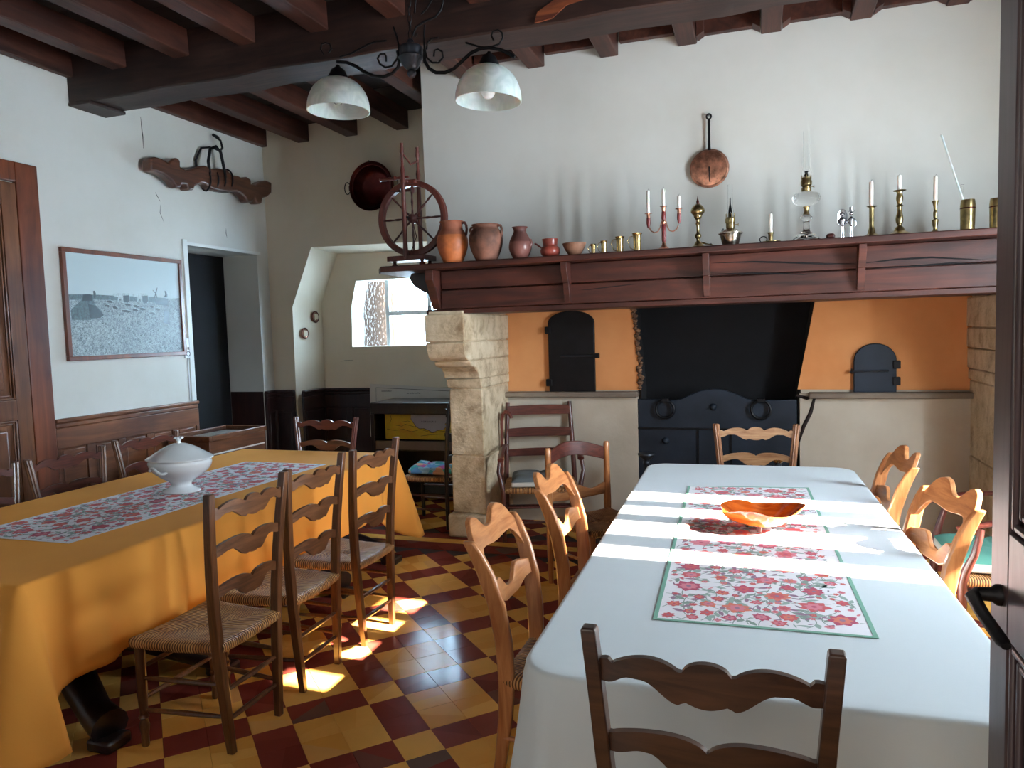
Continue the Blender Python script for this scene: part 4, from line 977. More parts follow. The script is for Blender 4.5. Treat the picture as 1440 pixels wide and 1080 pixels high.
# 1-6 clay vessels
pot('clay_jug', 'orange terracotta jug with an unglazed collar, first vessel right of the spinning wheel', 'jug', 637, [(12, 0), (14, 4), (19, 17), (20.5, 28), (18, 37), (14, 43), (13.5, 50), (16, 53)], ['terra', 'terra_red', 'brown_clay'], None, [([(14, 50), (18, 51), (20, 47), (20.5, 42), (19.5, 36), (18, 33)], 2.2)], split=34)
pot('clay_pot', 'wide smoke-blackened clay pot with two ears beside the orange jug', 'pot', 684, [(12, 0), (15, 3), (21, 17), (22.5, 29), (20, 38), (17, 42), (17, 45.5), (19, 47)], ['smoked'], None, [([(17, 45), (21, 45), (22.5, 41), (22.5, 34), (21.5, 30)], 2.4), ([(-17, 45), (-20, 45), (-22, 42), (-21.5, 39)], 2)])
pot('clay_pitcher', 'small dark brown clay pitcher with narrow neck, third clay vessel', 'pitcher', 732, [(9, 0), (11, 3), (15, 12), (15, 20), (12, 28), (8.5, 35), (8.5, 39), (10.5, 42)], ['brown_glaze', 'brown_clay', 'brown_glaze'], None, [([(11, 24), (15, 24), (16, 20), (14, 15), (13.5, 14)], 2.6)], split=22)
pot('handled_pot', 'squat red glazed pot with a straight handle on its left', 'pot', 774, [(8, 0), (12, 3), (13.5, 8), (12, 13), (10, 15), (10.5, 22), (11, 24)], ['red_glaze'], None, [([(-11, 12), (-15, 15), (-19, 18), (-21.5, 19.5)], 1.7)])
pot('broken_bowl', 'dull brown clay bowl with a chipped rim, next to the smallest brass cup', 'bowl', 808, [(7, 0), (9, 2), (13, 8), (16, 15), (16.2, 16.5)], ['bowl_clay'])
MB().lathe([(.0, 0), (.006, .002), (.004, .006)], 8, (0, 0, 0))
# 7-10 brass measures
for i, (px, hh, rr, lab) in enumerate(((834.5, 14, 3.6, 'smallest'), (849.5, 17.5, 4.6, 'second smallest'), (872, 22, 6, 'second largest'), (896.5, 25.5, 6.6, 'largest'))):
    pot('brass_measure', f'{lab} of the four brass measuring cups in a row on the mantel', 'cup', px, [(rr*.86, 0), (rr*.82, 1), (rr*.80, hh*.5), (rr*.9, hh*.85), (rr*1.12, hh)], ['bright_brass'], 'brass measuring cups on the mantel', [([(-rr*.9, hh*.85), (-rr*1.5, hh*.84), (-rr*2.1, hh*.6), (-rr*1.5, hh*.2), (-rr*.85, hh*.12)], .75)])
# 11 three-armed candelabra
px = 934; k = kpx(px, 320); c = thing('candelabra', 'three-armed candelabra with red wood sleeves and white candles', 'candelabra', sloc(px))
MB().lathe(prof_px([(9.5, 0), (9.5, 1), (5, 3.5), (3, 7), (2.5, 11)], k), 24).build('foot', 'copper', c)
MB().lathe(prof_px([(2.4, 11), (3.2, 13), (3.2, 34), (2.4, 36)], k), 16).build('lower_sleeve', 'red_wood', c)
MB().lathe(prof_px([(2.4, 36), (3.4, 38), (3.2, 40), (2.6, 42)], k), 16).build('collar', 'copper', c)
MB().lathe(prof_px([(2.6, 42), (3.4, 45), (2.8, 53), (2.4, 54)], k), 16).build('upper_sleeve', 'red_wood', c)
MB().lathe(prof_px([(2.6, 54), (3, 60), (2.4, 60.2), (5, 60.6), (5, 61.4), (2, 61.4)], k), 16).build('drip_pan', 'copper', c)
for s, ht, top in ((-1, 52, 84), (1, 55.5, 73)):
    MB().tube([(s*3*k, 0, 40*k), (s*5*k, 0, 32*k), (s*8*k, 0, 26.5*k), (s*13*k, 0, 25*k), (s*18*k, 0, 28*k), (s*20.5*k, 0, 33*k)], .9*k, 8).build('arm', 'copper', c)
    MB().lathe(prof_px([(1.4, ht-20), (2.2, ht-17), (3, ht-13), (2.8, ht-6)], k), 14, (s*21.5*k, 0, 0)).build('cup_sleeve', 'red_wood', c)
    MB().lathe(prof_px([(2.4, ht-6), (2.4, ht), (5, ht+.4), (5, ht+1.2), (2, ht+1.2)], k), 14, (s*21.5*k, 0, 0)).build('drip_pan', 'copper', c)
def candle(px_, off, z0, z1, r, k, label, mat='candle', lean=0):
    c = thing('candle', label, 'candle', sloc(px_)+Vector((off*k, 0, z0*k)))
    MB().lathe([(r*k, 0), (r*k, (z1-z0)*k-.004), (r*.7*k, (z1-z0)*k), (0, (z1-z0)*k-.001)], 14, cap=False).build('wax', mat, c, ang=50)
    MB().tube([(0, 0, (z1-z0)*k-.002), (.001, 0, (z1-z0)*k+.008), (.005, 0, (z1-z0)*k+.013)], .0009, 5).build('wick', 'ink', c); return c
candle(px, -21.5, 53.4, 85, 2.3, k, 'white candle on the left arm of the three-armed candelabra')
candle(px, 0, 61.6, 85.5, 2.4, k, 'white candle at the centre of the three-armed candelabra')
candle(px, 21.5, 57, 74, 2.2, k, 'short white candle on the right arm of the candelabra')
# 12 brass finial lamp
px = 982; k = kpx(px, 320); c = thing('brass_burner', 'ornate brass oil burner with bulbous top left of the nickel lamp', 'lamp', sloc(px))
MB().lathe(smoothp(prof_px([(11, 0), (11.5, 1.2), (7, 3), (5.5, 6), (3, 9), (2.4, 12), (4.6, 16), (4.2, 19), (2.2, 22), (2.4, 32), (3.6, 34), (2.4, 37), (3, 40)], k), 3), 28).build('stem', 'brass', c)
MB().lathe(smoothp(prof_px([(3, 40), (5.5, 43), (6, 46), (9.4, 50), (9.6, 54), (7, 59), (3, 62), (1.4, 62.5)], k), 3), 28).build('reservoir', 'brass', c)
MB().lathe(smoothp(prof_px([(1.2, 62), (2.2, 65), (1.4, 68), (.8, 70), (.4, 73)], k), 2), 14).build('finial', 'dark_copper', c)
MB().tube([(k*11*cos(a), .01, k*(4+3*sin(a*1.2))) for a in [q*.2 for q in range(8)]]+[(k*19, .0, k*3), (k*21, 0, 2*k)], .8*k, 8).build('spout', 'brass', c)
MB().lathe([(0, -.006), (.006, 0), (0, .007)], 10, (k*18, 0, k*4), cap=False).build('spout_cap', 'silver', c)
# 13 nickel paraffin lamp
def wheel_knob(par, x, z, r, l, mat): MB().tube([(x, 0, z), (x+l, 0, z)], r*.25, 6).build('wick_knob_shaft', mat, par); MB().lathe([(r, -.002), (r, .002)], 14, (x+l, 0, z), Matrix.Rotation(PI/2, 3, 'Y')).build('wick_knob', mat, par)
px = 1027.5; k = kpx(px, 320); c = thing('paraffin_lamp', 'nickel paraffin lamp with brass burner and slim glass chimney', 'lamp', sloc(px))
MB().lathe(prof_px([(11, 0), (11.5, 1), (15.5, 16), (17.5, 17), (17.5, 18.5), (15, 20), (9, 23.5), (6, 25)], k), 32).build('reservoir', 'nickel', c, ang=30)
MB().lathe(prof_px([(6, 25), (6.3, 26), (6.3, 32), (7.2, 33), (7.2, 39), (5.5, 41), (4, 41)], k), 24).build('burner', 'brass', c, ang=30)
m = MB()
for q in range(10): a = q*PI/5; m.box((6.6*k*cos(a), 6.6*k*sin(a), 43*k), (1.2*k, .4*k, 6*k), a+PI/2)
m.build('burner_prongs', 'brass', c)
m = MB(); m.tube([(-12*k, 0, 21.5*k), (-11*k, 0, 25*k), (-9*k, 0, 24.5*k)], .9*k, 6); m.build('filler_cap', 'grey_iron', c)
wheel_knob(c, 6*k, 30*k, 2.4*k, 5*k, 'brass')
MB().lathe(prof_px([(1, 40), (2.8, 46), (2.4, 52), (1.0, 60), (.8, 68), (.2, 70)], k), 10).build('wick_holder', 'iron', c)
MB().lathe(prof_px([(5, 40), (5.4, 46), (3.4, 56), (3.1, 88), (2.9, 88), (3.2, 56), (5.1, 46), (4.7, 40)], k), 24, cap=False).build('chimney', 'thin_glass', c)
# 14 chamberstick
px = 1084; k = kpx(px, 320); c = thing('chamberstick', 'low brass chamberstick with a ring handle holding a white candle', 'candlestick', sloc(px))
MB().lathe(prof_px([(10, 0), (14, 1.8), (14, 2.4), (10, 1.2), (3, 1), (2.6, 4), (3.4, 7), (3.4, 13), (4.8, 15), (4.8, 15.6), (2.6, 15.4)], k), 28).build('dish_and_socket', 'brass', c, ang=35)
MB().tube([((-10.5+5.2*cos(a*PI/8))*k, 0, (6+4.4*sin(a*PI/8))*k) for a in range(16)], .7*k, 6, True).build('ring_handle', 'iron', c)
candle(px, 0, 15.2, 43, 2.6, k, 'white candle in the low brass chamberstick with ring handle')
# 15 glass oil lamp
px = 1134; k = kpx(px, 300); c = thing('glass_oil_lamp', 'tall pressed-glass oil lamp with brass burner and glass chimney', 'lamp', sloc(px))
m = MB(); m.lathe(smoothp(prof_px([(19, 0), (20, 2), (16, 7), (9, 12), (5, 16), (4.4, 27), (6, 30), (8, 33), (8, 36), (5, 39)], k), 3), 12); m.build('glass_foot', 'cut_glass', c, ang=20)
MB().lathe(prof_px([(4, 39), (4.6, 40), (3.4, 44), (3.6, 48), (5, 51)], k), 24).build('brass_collar', 'brass', c)
n = 48; P = smoothp(prof_px([(5, 51), (12, 53), (18, 58), (19.8, 64), (17, 70), (9, 73), (6, 73.4)], k), 3); vs = [(r*(1+.02*cos(a*24))*cos(a), r*(1+.02*cos(a*24))*sin(a), z) for r, z in P for a in [2*PI*q/96 for q in range(96)]]
m = MB(); m.add(vs, [(i*96+q, i*96+(q+1) % 96, (i+1)*96+(q+1) % 96, (i+1)*96+q) for i in range(len(P)-1) for q in range(96)]+[tuple(range(96)), tuple((len(P)-1)*96+q for q in range(96))]); m.build('glass_font', 'cut_glass', c, ang=60)
MB().lathe(prof_px([(6.5, 73.4), (7, 75), (7, 79), (5.5, 80), (8, 83), (8.2, 88), (6.8, 91), (6.8, 94), (4, 94)], k), 24).build('burner', 'brass', c, ang=30)
m = MB()
for q in range(12): a = q*PI/6; m.box((7.2*k*cos(a), 7.2*k*sin(a), 94*k), (1.1*k, .4*k, 6*k), a+PI/2)
m.build('burner_prongs', 'brass', c); wheel_knob(c, 6*k, 80*k, 2.2*k, 4.5*k, 'brass')
MB().lathe(prof_px([(1, 94), (3, 97), (2, 101), (3, 103), (0, 104)], k), 12).build('wick_tube', 'iron', c)
MB().lathe(smoothp(prof_px([(6, 93), (7, 98), (7.2, 102), (5, 108), (4.4, 116), (4.4, 158), (4.1, 158), (4.1, 116), (4.7, 108), (6.9, 102), (5.7, 94)], k), 3), 28, cap=False).build('chimney', 'thin_glass', c)
# 16 wooden egg with stem
px = 1168; k = kpx(px, 320); c = thing('wooden_darning_egg', 'dark polished wooden egg lying between the glass lamp and the metal figures', 'ornament', sloc(px))
MB().lathe(smoothp([(0, -6.6*k), (3.5*k, -5*k), (4.6*k, 0), (3.8*k, 4.6*k), (0, 6.6*k)], 4), 20, (0, 0, 4.6*k), Matrix.Rotation(PI/2, 3, 'Y'), cap=False).build('egg', 'darkwood_plain', c, ang=60)
MB().tube([(-5*k, 0, 2.2*k), (-9*k, 0, 1.3*k), (-13*k, 0, .8*k)], [1.5*k, 1*k, .7*k], 8).build('stem', 'black_wood', c)
# 17 pair of metal figures
for px, hat, lab in ((1184.5, 0, 'small silvery wire figure with a veil, left of the pair'), (1197, 1, 'small silvery wire figure in a top hat, right of the pair')):
    k = kpx(px, 320); c = thing('metal_figurine', lab, 'figurine', sloc(px), 0, 'silvery metal figurines on the mantel')
    for s in (-1, 1):
        MB().tube([(s*1.5*k, 0, 0), (s*1.4*k, 0, 10*k), (s*1.0*k, 0, 19*k)], .75*k, 8).build('leg', 'silver', c)
        MB().tube([(s*2*k, 0, 31*k), (s*5*k, -1*k, 26*k), (s*3.5*k, -2*k, 22*k)] if not (hat and s > 0) else [(2*k, 0, 31*k), (6*k, 0, 27*k), (6.5*k, 0, 20*k), (5*k, 0, 18*k)], .8*k, 8).build('arm', 'silver', c)
        MB().box((s*1.5*k, -.8*k, .6*k), (1.6*k, 3*k, 1.2*k)).build('shoe', 'silver', c, bevel=.0015)
    MB().lathe(smoothp(prof_px([(1, 18), (2.6, 20), (3.4, 26), (3, 31), (1, 33)], k), 3), 14).build('torso', 'silver', c, ang=60)
    MB().lathe(smoothp([(0, -3.2*k), (2.6*k, -1.6*k), (2.8*k, 1*k), (0, 3.2*k)], 3), 14, (0, 0, 37*k), cap=False).build('head', 'silver', c, ang=60)
    for s in (-1, 1): MB().lathe([(0, -.8*k), (.9*k, 0), (0, .6*k)], 8, (s*1.1*k, -2.6*k, 37.6*k), M90, cap=False).build('eye', 'ink', c)
    if hat:
        MB().lathe(prof_px([(4.6, 40), (4.6, 40.8), (2.9, 41), (3.1, 47), (0, 47)], k), 18).build('top_hat', 'silver', c, ang=30)
    else:
        MB().ribbon(lambda x: 45*k-(abs(x)/(7*k))**2.2*9*k, lambda x: 20*k+(abs(x)/(7*k))**2*3*k, -7*k, 7*k, 16, lambda x, z: 1.6*k-((x/(7*k))**2)*2*k, .9*k).build('veil', 'silver', c, ang=60)
        MB().lathe([(2.2*k, 0), (2.6*k, .6*k), (.8*k, 1.4*k), (0, 1.5*k)], 10, (0, -3*k, 28*k), M90).build('bouquet', 'silver', c)
# 18-20 candlesticks with candles
def stick(px, prof, mat, label, n=28, sub=3):
    k = kpx(px, 320); c = thing('candlestick', label, 'candlestick', sloc(px), 0, 'tall brass candlesticks at the right of the mantel')
    P = prof_px(prof, k); z1 = P[-1][1]; cut = max(2, len(P)//3)
    MB().lathe(smoothp(P[:cut+1], sub), n).build('foot', mat, c, ang=40); MB().lathe(smoothp(P[cut:], sub), n).build('stem', mat, c, ang=40); return k
k = stick(1225.5, [(12.5, 0), (12.5, 1.4), (9, 3), (6, 5), (5, 9), (4, 13), (3.6, 18), (3.6, 42), (3.9, 44), (4.6, 45.2), (7, 46), (7, 46.8), (3, 46.8)], 'brass', 'plain cylindrical brass candlestick with a wide drip rim', 28, 2)
candle(1225.5, -.8, 46.8, 84, 3.2, k, 'cream candle with a bent wick on the plain cylindrical candlestick', 'pink_wax')
k = stick(1264.5, [(17, 0), (17, 1.6), (12, 4), (8, 6.5), (6.5, 11), (3, 15), (4.4, 18), (5.6, 23), (5.2, 29), (3.6, 36), (3.2, 43), (5.6, 45), (3.2, 47.5), (4.6, 52), (5.2, 58), (4.2, 63), (4.6, 66.5), (8.8, 68), (8.6, 69), (3, 69)], 'brass', 'ornate baluster brass candlestick with a stepped foot', 28, 2)
candle(1264.5, -.6, 69, 92, 2.8, k, 'white candle in the ornate baluster candlestick')
k = stick(1314.5, [(7, 0), (7.4, 1), (4, 3), (3, 7), (4.2, 13), (5, 20), (3.6, 21.4), (2.6, 22.5), (3, 28), (2.9, 33), (2.2, 34.5), (2.8, 42), (4.6, 49), (4.4, 50), (2, 50)], 'brass', 'slim tapering brass candlestick next to the brass vase with glass rods', 20, 2)
candle(1314.5, 0, 50, 88, 2.9, k, 'cream candle in the slim tapering candlestick', 'pink_wax')
# 21-22 brass cylinder vases
for px, lab in ((1360, 'brass shell-case vase holding glass rods near the right end of the mantel'), (1401, 'brass shell-case vase partly hidden behind the dark door, at the mantel end')):
    k = kpx(px, 300); c = thing('brass_vase', lab, 'vase', sloc(px), 0, 'brass shell-case vases on the mantel')
    MB().lathe(prof_px([(11, 0), (11, 1.2), (10.2, 2), (10.6, 25), (10.9, 40), (10.0, 47), (9.6, 49), (9, 49), (9.6, 40), (9.2, 3), (0, 3)], k), 32, cap=False).build('body', 'brass', c, ang=30)
    MB().lathe(prof_px([(11, 34.5), (11.1, 35.5), (11, 36.5)], k), 32, cap=False).build('engraved_band', 'dark_copper', c)
k = kpx(1352, 250); b = sloc(1360)
rod = thing('glass_rod', 'long thin glass tube leaning out of the brass vase', 'tube', b+Vector((0, 0, .02)))
p1 = onY(1324, 190, SY)-rod.location; p0 = Vector((.02, 0, .01)); MB().tube([p0, p1], 1.5*k, 10).build('tube', 'shade', rod); MB().tube([p1-Vector((.001, 0, .004)), p1+Vector((-.001, 0, .006))], 1.5*k, 10).build('tube_tip', 'cut_glass', rod)
r2 = thing('glass_stopper', 'short flared glass stopper standing in the brass vase', 'stopper', b+Vector((-.03, 0, .02)))
MB().lathe(prof_px([(.5, 2), (.8, 45), (1.2, 55), (2.6, 68), (2.2, 68)], k), 12).build('rod', 'cut_glass', r2)
# =================================================================== WARMING PAN on the breast
c = thing('copper_skimmer_pan', 'round embossed copper pan with a long black iron handle hanging above the mantel', 'pan', (-.327, BY, 2.778))
k = kpx(998, 238, 5.58)
MB().lathe([(0, .045), (.09, .045), (.122, .040), (.128, .030), (.134, .028), (.137, .020), (.118, .002), (0, .0)], 48, (0, 0, 0), M90, cap=False).build('pan_body', 'copper', c, ang=35)
m = MB()
for ring, cnt in ((.03, 10), (.052, 18), (.075, 26), (.098, 14)):
    for q in range(cnt):
        a = q*2*PI/cnt+ring*40; m.lathe([(0, 0), (.0045, .0), (.0035, .003), (0, .004)], 6, (ring*cos(a), -.044, ring*sin(a)), M90, cap=False)
m.build('embossed_dots', 'copper', c, kind='stuff')
MB().bar([(0, -.048, -.10), (0, -.049, -.02), (0, -.048, .008)], [.004, .010, .012], .004).build('centre_slot', 'ink', c)
m = MB(); m.bar([(0, -.03, .115), (0, -.028, .20), (0, -.026, .345)], [.024, .018, .020], [.008, .007, .007]); m.build('handle', 'iron', c, bevel=.002)
MB().tube([(.016*cos(a*PI/8), -.026, .362+.018*sin(a*PI/8)) for a in range(16)], .006, 8, True).build('hanging_eye', 'iron', c)
MB().tube([(0, 0, .372), (0, -.035, .374), (0, -.037, .38)], .003, 6).build('nail', 'iron', c)
# =================================================================== COPPER BASIN on the niche wall
c = thing('copper_basin', 'dark copper preserving basin hung on the wall behind the spinning wheel', 'basin', (-3.60, NY-.012, 3.12))
MB().lathe([(0, .0), (.15, .0), (.175, .02), (.215, .13), (.235, .145), (.240, .140), (.232, .135), (.222, .13), (.205, .125), (.168, .03), (.14, .012), (0, .012)], 56, (0, 0, 0), M90, cap=False).build('bowl', 'dark_copper', c, ang=50)
for s in (-1, 1):
    MB().tube([(s*(.262+.032*cos(a*PI/10)), -.135, .0+.058*sin(a*PI/10)) for a in range(20)], .0045, 8, True).build('ring_handle', 'iron', c)
    MB().box((s*.235, -.132, 0), (.02, .02, .05)).build('handle_lug', 'dark_copper', c, bevel=.004)
MB().tube([(0, 0, .22), (0, -.15, .232), (0, -.156, .245)], .005, 6).build('hook', 'iron', c)
# =================================================================== SPINNING WHEEL
c = thing('spinning_wheel', 'upright reddish wooden spinning wheel standing at the left end of the mantel shelf', 'spinning wheel', (-2.555, 5.28, SZ), 0)
zc = .383; R0 = .285; n = 72
m = MB(); prof = [(-.022, .247), (-.026, .262), (-.022, .290), (-.010, .284), (.010, .284), (.022, .290), (.026, .262), (.022, .247)]; vs = []
for q in range(n):
    a = 2*PI*q/n
    for y, r in prof: vs.append((r*cos(a), y, zc+r*sin(a)))
L_ = len(prof); m.add(vs, [(q*L_+j, q*L_+(j+1) % L_, ((q+1) % n)*L_+(j+1) % L_, ((q+1) % n)*L_+j) for q in range(n) for j in range(L_)]); m.build('rim', 'wheel', c, ang=30)
for q in range(8):
    a = q*PI/4; pts = [(r*cos(a), 0, zc+r*sin(a)) for r in (.03, .08, .13, .16, .20, .25)]
    MB().tube(pts, [.010, .006, .010, .006, .009, .006], 8).build('spoke', 'darkwood_plain', c)
MB().lathe([(.022, -.045), (.034, -.03), (.038, 0), (.034, .03), (.022, .045)], 18, (0, 0, zc), M90).build('hub', 'darkwood_plain', c)
MB().lathe([(.007, -.1), (.007, .1)], 8, (0, 0, zc), M90).build('axle', 'iron', c)
for y, x, lb in ((-.085, -.03, 'front'), (.085, .02, 'rear')):
    MB().lathe([(.014, .07), (.020, .10), (.017, .2), (.019, .4), (.016, .62), (.022, .66), (.015, .69), (.018, .74), (.011, .78), (.011, .86), (.017, .88), (.012, .93), (.014, .945), (.0, .95)], 14, (x, y, 0)).build('upright_post', 'wheel', c)
m = MB(); m.prism([(-.21, -.05), (-.20, -.075), (.13, -.11), (.14, .11), (-.20, .075), (-.21, .05)], 'xy', .055, .095); m.build('base_board', 'wheel', c, bevel=.005)
for x, y in ((-.17, 0), (.10, -.07), (.10, .07)): MB().lathe([(.010, 0), (.020, .012), (.024, .03), (.012, .042), (.016, .06)], 12, (x, y, 0)).build('foot', 'wheel', c)
MB().tube([(-.03, -.085, .66), (.0, 0, .665), (.02, .085, .67)], .016, 10).build('cross_bar', 'wheel', c)
MB().lathe([(.010, -.0), (.014, .05), (.010, .10), (.020, .12), (.012, .14), (.012, .24), (.018, .25), (0, .26)], 12, (-.02, 0, .705), Matrix.Rotation(-PI/2, 3, 'Y')).build('distaff_arm', 'wheel', c)
MB().lathe([(.012, 0), (.030, .01), (.012, .022), (.010, .09), (.030, .10), (.012, .11), (.005, .2)], 14, (.03, -.02, .60), Matrix.Rotation(-PI/2, 3, 'Y')).build('flyer_bobbin', 'darkwood_plain', c)
MB().box((.0, -.0, .66), (.12, .10, .03)).build('mother_block', 'wheel', c, bevel=.006)
MB().tube([(-.02, -.08, .86), (.0, 0, .80), (.03, .08, .84)], .007, 8).build('tie_rod', 'wheel', c)
MB().tube([(.02, -.06, zc-.0), (.06, -.07, zc-.15), (.015, -.08, .12)], .004, 6).build('footman_rod', 'darkwood_plain', c)
# =================================================================== YOKE on the left wall
c = thing('ox_yoke', 'carved brown wooden ox yoke with iron bands mounted high on the left wall', 'yoke', (WX0, 5.82, 3.09))
def yk(px, py): p = onX(px, py, WX0+.11); return (p.y-5.82, p.z-3.09)
out = [(207, 223), (214, 221), (224, 224), (232, 229), (237, 224), (244, 222), (249, 226), (249, 235), (256, 239), (264, 238), (275, 235), (284, 233), (295, 238), (303, 237), (315, 239), (322, 246), (332, 248), (336, 251), (343, 249), (349, 253), (349, 259), (356, 261), (362, 256), (370, 254), (378, 257), (378, 272), (372, 277), (365, 279), (364, 287), (357, 287), (354, 279), (351, 285), (344, 285), (341, 278), (334, 272), (328, 270), (318, 271), (305, 269), (292, 266), (286, 260), (279, 258), (270, 262), (268, 268), (260, 268), (258, 260), (251, 259), (250, 265), (243, 264), (238, 256), (226, 246), (216, 242), (207, 240)]
MB().prism([yk(*p) for p in out], 'yz', .05, .15).build('beam', 'yoke', c, bevel=.016)
for px_ in (301, 311, 321, 290): 
    y, z = yk(px_, 253); MB().tube([(.10+.062*cos(a*PI/10)*1.0, y+.004*sin(a), z+.098*sin(a*PI/10)) for a in range(20)], .0085, 8, True).build('iron_band', 'iron', c)
y, z = yk(300, 228); m = MB()
m.tube([(.14, y-.09, z-.13), (.15, y-.115, z-.02), (.15, y-.08, z+.10), (.15, y-.0, z+.14), (.15, y+.06, z+.10), (.15, y+.09, z-.02), (.15, y+.11, z-.13)], .014, 10); m.build('iron_loop', 'iron', c)
m = MB(); m.tube([(.02, y-.12, z-.10), (.03, y-.14, z-.0), (.05, y-.08, z+.12), (.10, y-.01, z+.135)], .010, 8); m.build('rear_loop', 'iron', c)
m = MB(); m.tube([(.15, y-.03, z+.12), (.15, y+.05, z+.11), (.14, y+.10, z+.15), (.12, y+.105, z+.22), (.10, y+.06, z+.255)], [.012, .012, .011, .010, .016], 10); m.build('hook', 'iron', c)
MB().tube([(.10, y+.03, z+.26), (.10, y+.10, z+.25)], .014, 8).build('hook_plate', 'iron', c)
for yy in (-.55, .55): MB().tube([(0, yy, 0), (.06, yy, 0)], .012, 8).build('wall_peg', 'iron', c)
# =================================================================== FRAMED PHOTOGRAPH
def LWp(px, py): p = onX(px, py, WX0+.03); return (p.y, p.z)
c = thing('framed_photograph', 'large framed black and white photograph of oxen harvesting, on the left wall', 'picture', (WX0, 4.79, 1.53))
W2, HH = .603, .855
for a, b, z0, z1 in ((-W2, W2, 0, .034), (-W2, W2, HH-.034, HH), (-W2, -W2+.034, .034, HH-.034), (W2-.034, W2, .034, HH-.034)):
    MB().bx(.004, .034, a, b, z0, z1).build('frame_rail', 'frame_wood', c, bevel=.003)
m = MB().bx(.006, .018, -W2+.03, W2-.03, .03, HH-.03).build('photo_sheet', 'ph_sky', c)
IW, IH = 2*W2-.068, HH-.068
def ph(u, v): return (-W2+.034+u*IW, .034+(1-v)*IH)     # u right, v down
def ppoly(pts, mat, nm, h=.0186):
    MB().prism([ph(u, v) for u, v in pts], 'yz', .018, h).build(nm, mat, c, smooth=False)
def img(x, y): # crop pixel of the picture -> u, v
    x0 = 50+(y-60)*.063; x1 = 1100+(y-140)*.045; u = (x-x0)/(x1-x0); t = 60+u*88; b_ = 1035-u*65; return (u, (y-t)/(b_-t))
def ii(pts): return [img(*p) for p in pts]
ppoly(ii([(80, 455), (200, 450), (450, 455), (820, 462), (1000, 475), (1118, 470), (1135, 970), (110, 1032), (85, 500)]), 'ph_field', 'print_field')
ppoly(ii([(80, 455), (190, 452), (330, 452), (460, 458), (850, 465), (990, 475), (990, 520), (700, 505), (450, 500), (310, 498), (80, 505)]), 'ph_mid', 'print_hedge', .0189)
ppoly(ii([(105, 600), (180, 510), (200, 450), (260, 448), (285, 500), (300, 545), (350, 600), (372, 650), (250, 690), (110, 690)]), 'ph_mid', 'print_haystack', .0192)
ppoly(ii([(200, 455), (230, 447), (270, 452), (280, 510), (195, 512)]), 'ph_dark', 'print_stack_top', .0195)
ppoly(ii([(240, 540), (300, 555), (372, 640), (340, 672), (260, 672)]), 'ph_dark', 'print_sheaf_shadow', .0195)
ppoly(ii([(284, 418), (296, 415), (306, 440), (302, 482), (290, 482)]), 'ph_dark', 'print_figure', .0196)
for dx, col in ((0, 'ph_light'), (180, 'ph_light')):
    ppoly(ii([(452+dx, 440), (480+dx, 436), (520+dx, 430), (600+dx, 432), (606+dx, 470), (604+dx, 520), (592+dx, 520), (588+dx, 482), (545+dx, 480), (548+dx, 524), (538+dx, 522), (526+dx, 485), (512+dx, 485), (505+dx, 515), (496+dx, 512), (500+dx, 470), (480+dx, 466), (456+dx, 458)]), col, 'print_ox', .0195)
    ppoly(ii([(545+dx, 455), (600+dx, 450), (603+dx, 500), (590+dx, 520), (560+dx, 518), (548+dx, 490)]), 'ph_dark', 'print_ox_shadow', .0197)
ppoly(ii([(850, 480), (900, 470), (985, 480), (990, 545), (860, 535)]), 'ph_dark', 'print_cart', .0195)
ppoly(ii([(955, 405), (968, 403), (982, 440), (980, 464), (945, 464), (962, 440)]), 'ph_dark', 'print_driver', .0197)
for a, b in (((862, 430), (832, 398)), ((862, 430), (878, 375)), ((862, 430), (842, 488)), ((862, 430), (876, 480))):
    A, B = img(*a), img(*b); d_ = .004; ppoly([(A[0]-d_, A[1]), (A[0]+d_, A[1]), (B[0]+d_*.6, B[1]), (B[0]-d_*.6, B[1])], 'ph_dark', 'print_reel_blade', .0197)
ppoly(ii([(945, 600), (965, 575), (998, 590), (1000, 720), (935, 700)]), 'ph_dark', 'print_side_sheaf', .0195)
for a in ((400, 505, 60), (380, 545, 50), (560, 530, 60), (640, 545, 60), (700, 570, 60), (530, 592, 90), (800, 545, 40), (850, 570, 60), (800, 610, 60), (630, 580, 60), (450, 560, 50)):
    x, y, l = a; ppoly(ii([(x, y), (x+l*.5, y-4), (x+l, y+12), (x+l*.7, y+22), (x+l*.1, y+16)]), 'ph_dark', 'print_sheaf', .0194); ppoly(ii([(x, y-3), (x+l*.5, y-9), (x+l, y+6), (x+l, y+12), (x+l*.5, y-3)]), 'ph_light', 'print_sheaf_top', .0196)
# light switch and socket
c = tag(MB().bx(WX0, WX0+.012, 5.385, 5.455, 1.60, 1.68).build('light_switch', 'plastic', None, bevel=.003), 'white light switch between the framed photograph and the dark doorway', 'switch')
MB().bx(WX0+.012, WX0+.016, 5.40, 5.44, 1.62, 1.66).build('rocker', 'plastic', c, bevel=.001)
c = tag(MB().bx(WX0, WX0+.012, 5.392, 5.466, 1.50, 1.578).build('wall_socket', 'plastic', None, bevel=.003), 'white round-faced wall socket just below the light switch', 'socket')
MB().lathe([(.024, 0), (.024, .003), (.020, .003), (.018, -.002), (0, -.002)], 20, (WX0+.0125, 5.43, 1.54), Matrix.Rotation(PI/2, 3, 'Y'), cap=False).build('socket_well', 'grey_iron', c)
MB().bx(WX0, WX0+.008, 5.425, 5.435, 1.11, 1.50).build('cable_channel', 'plastic', c)
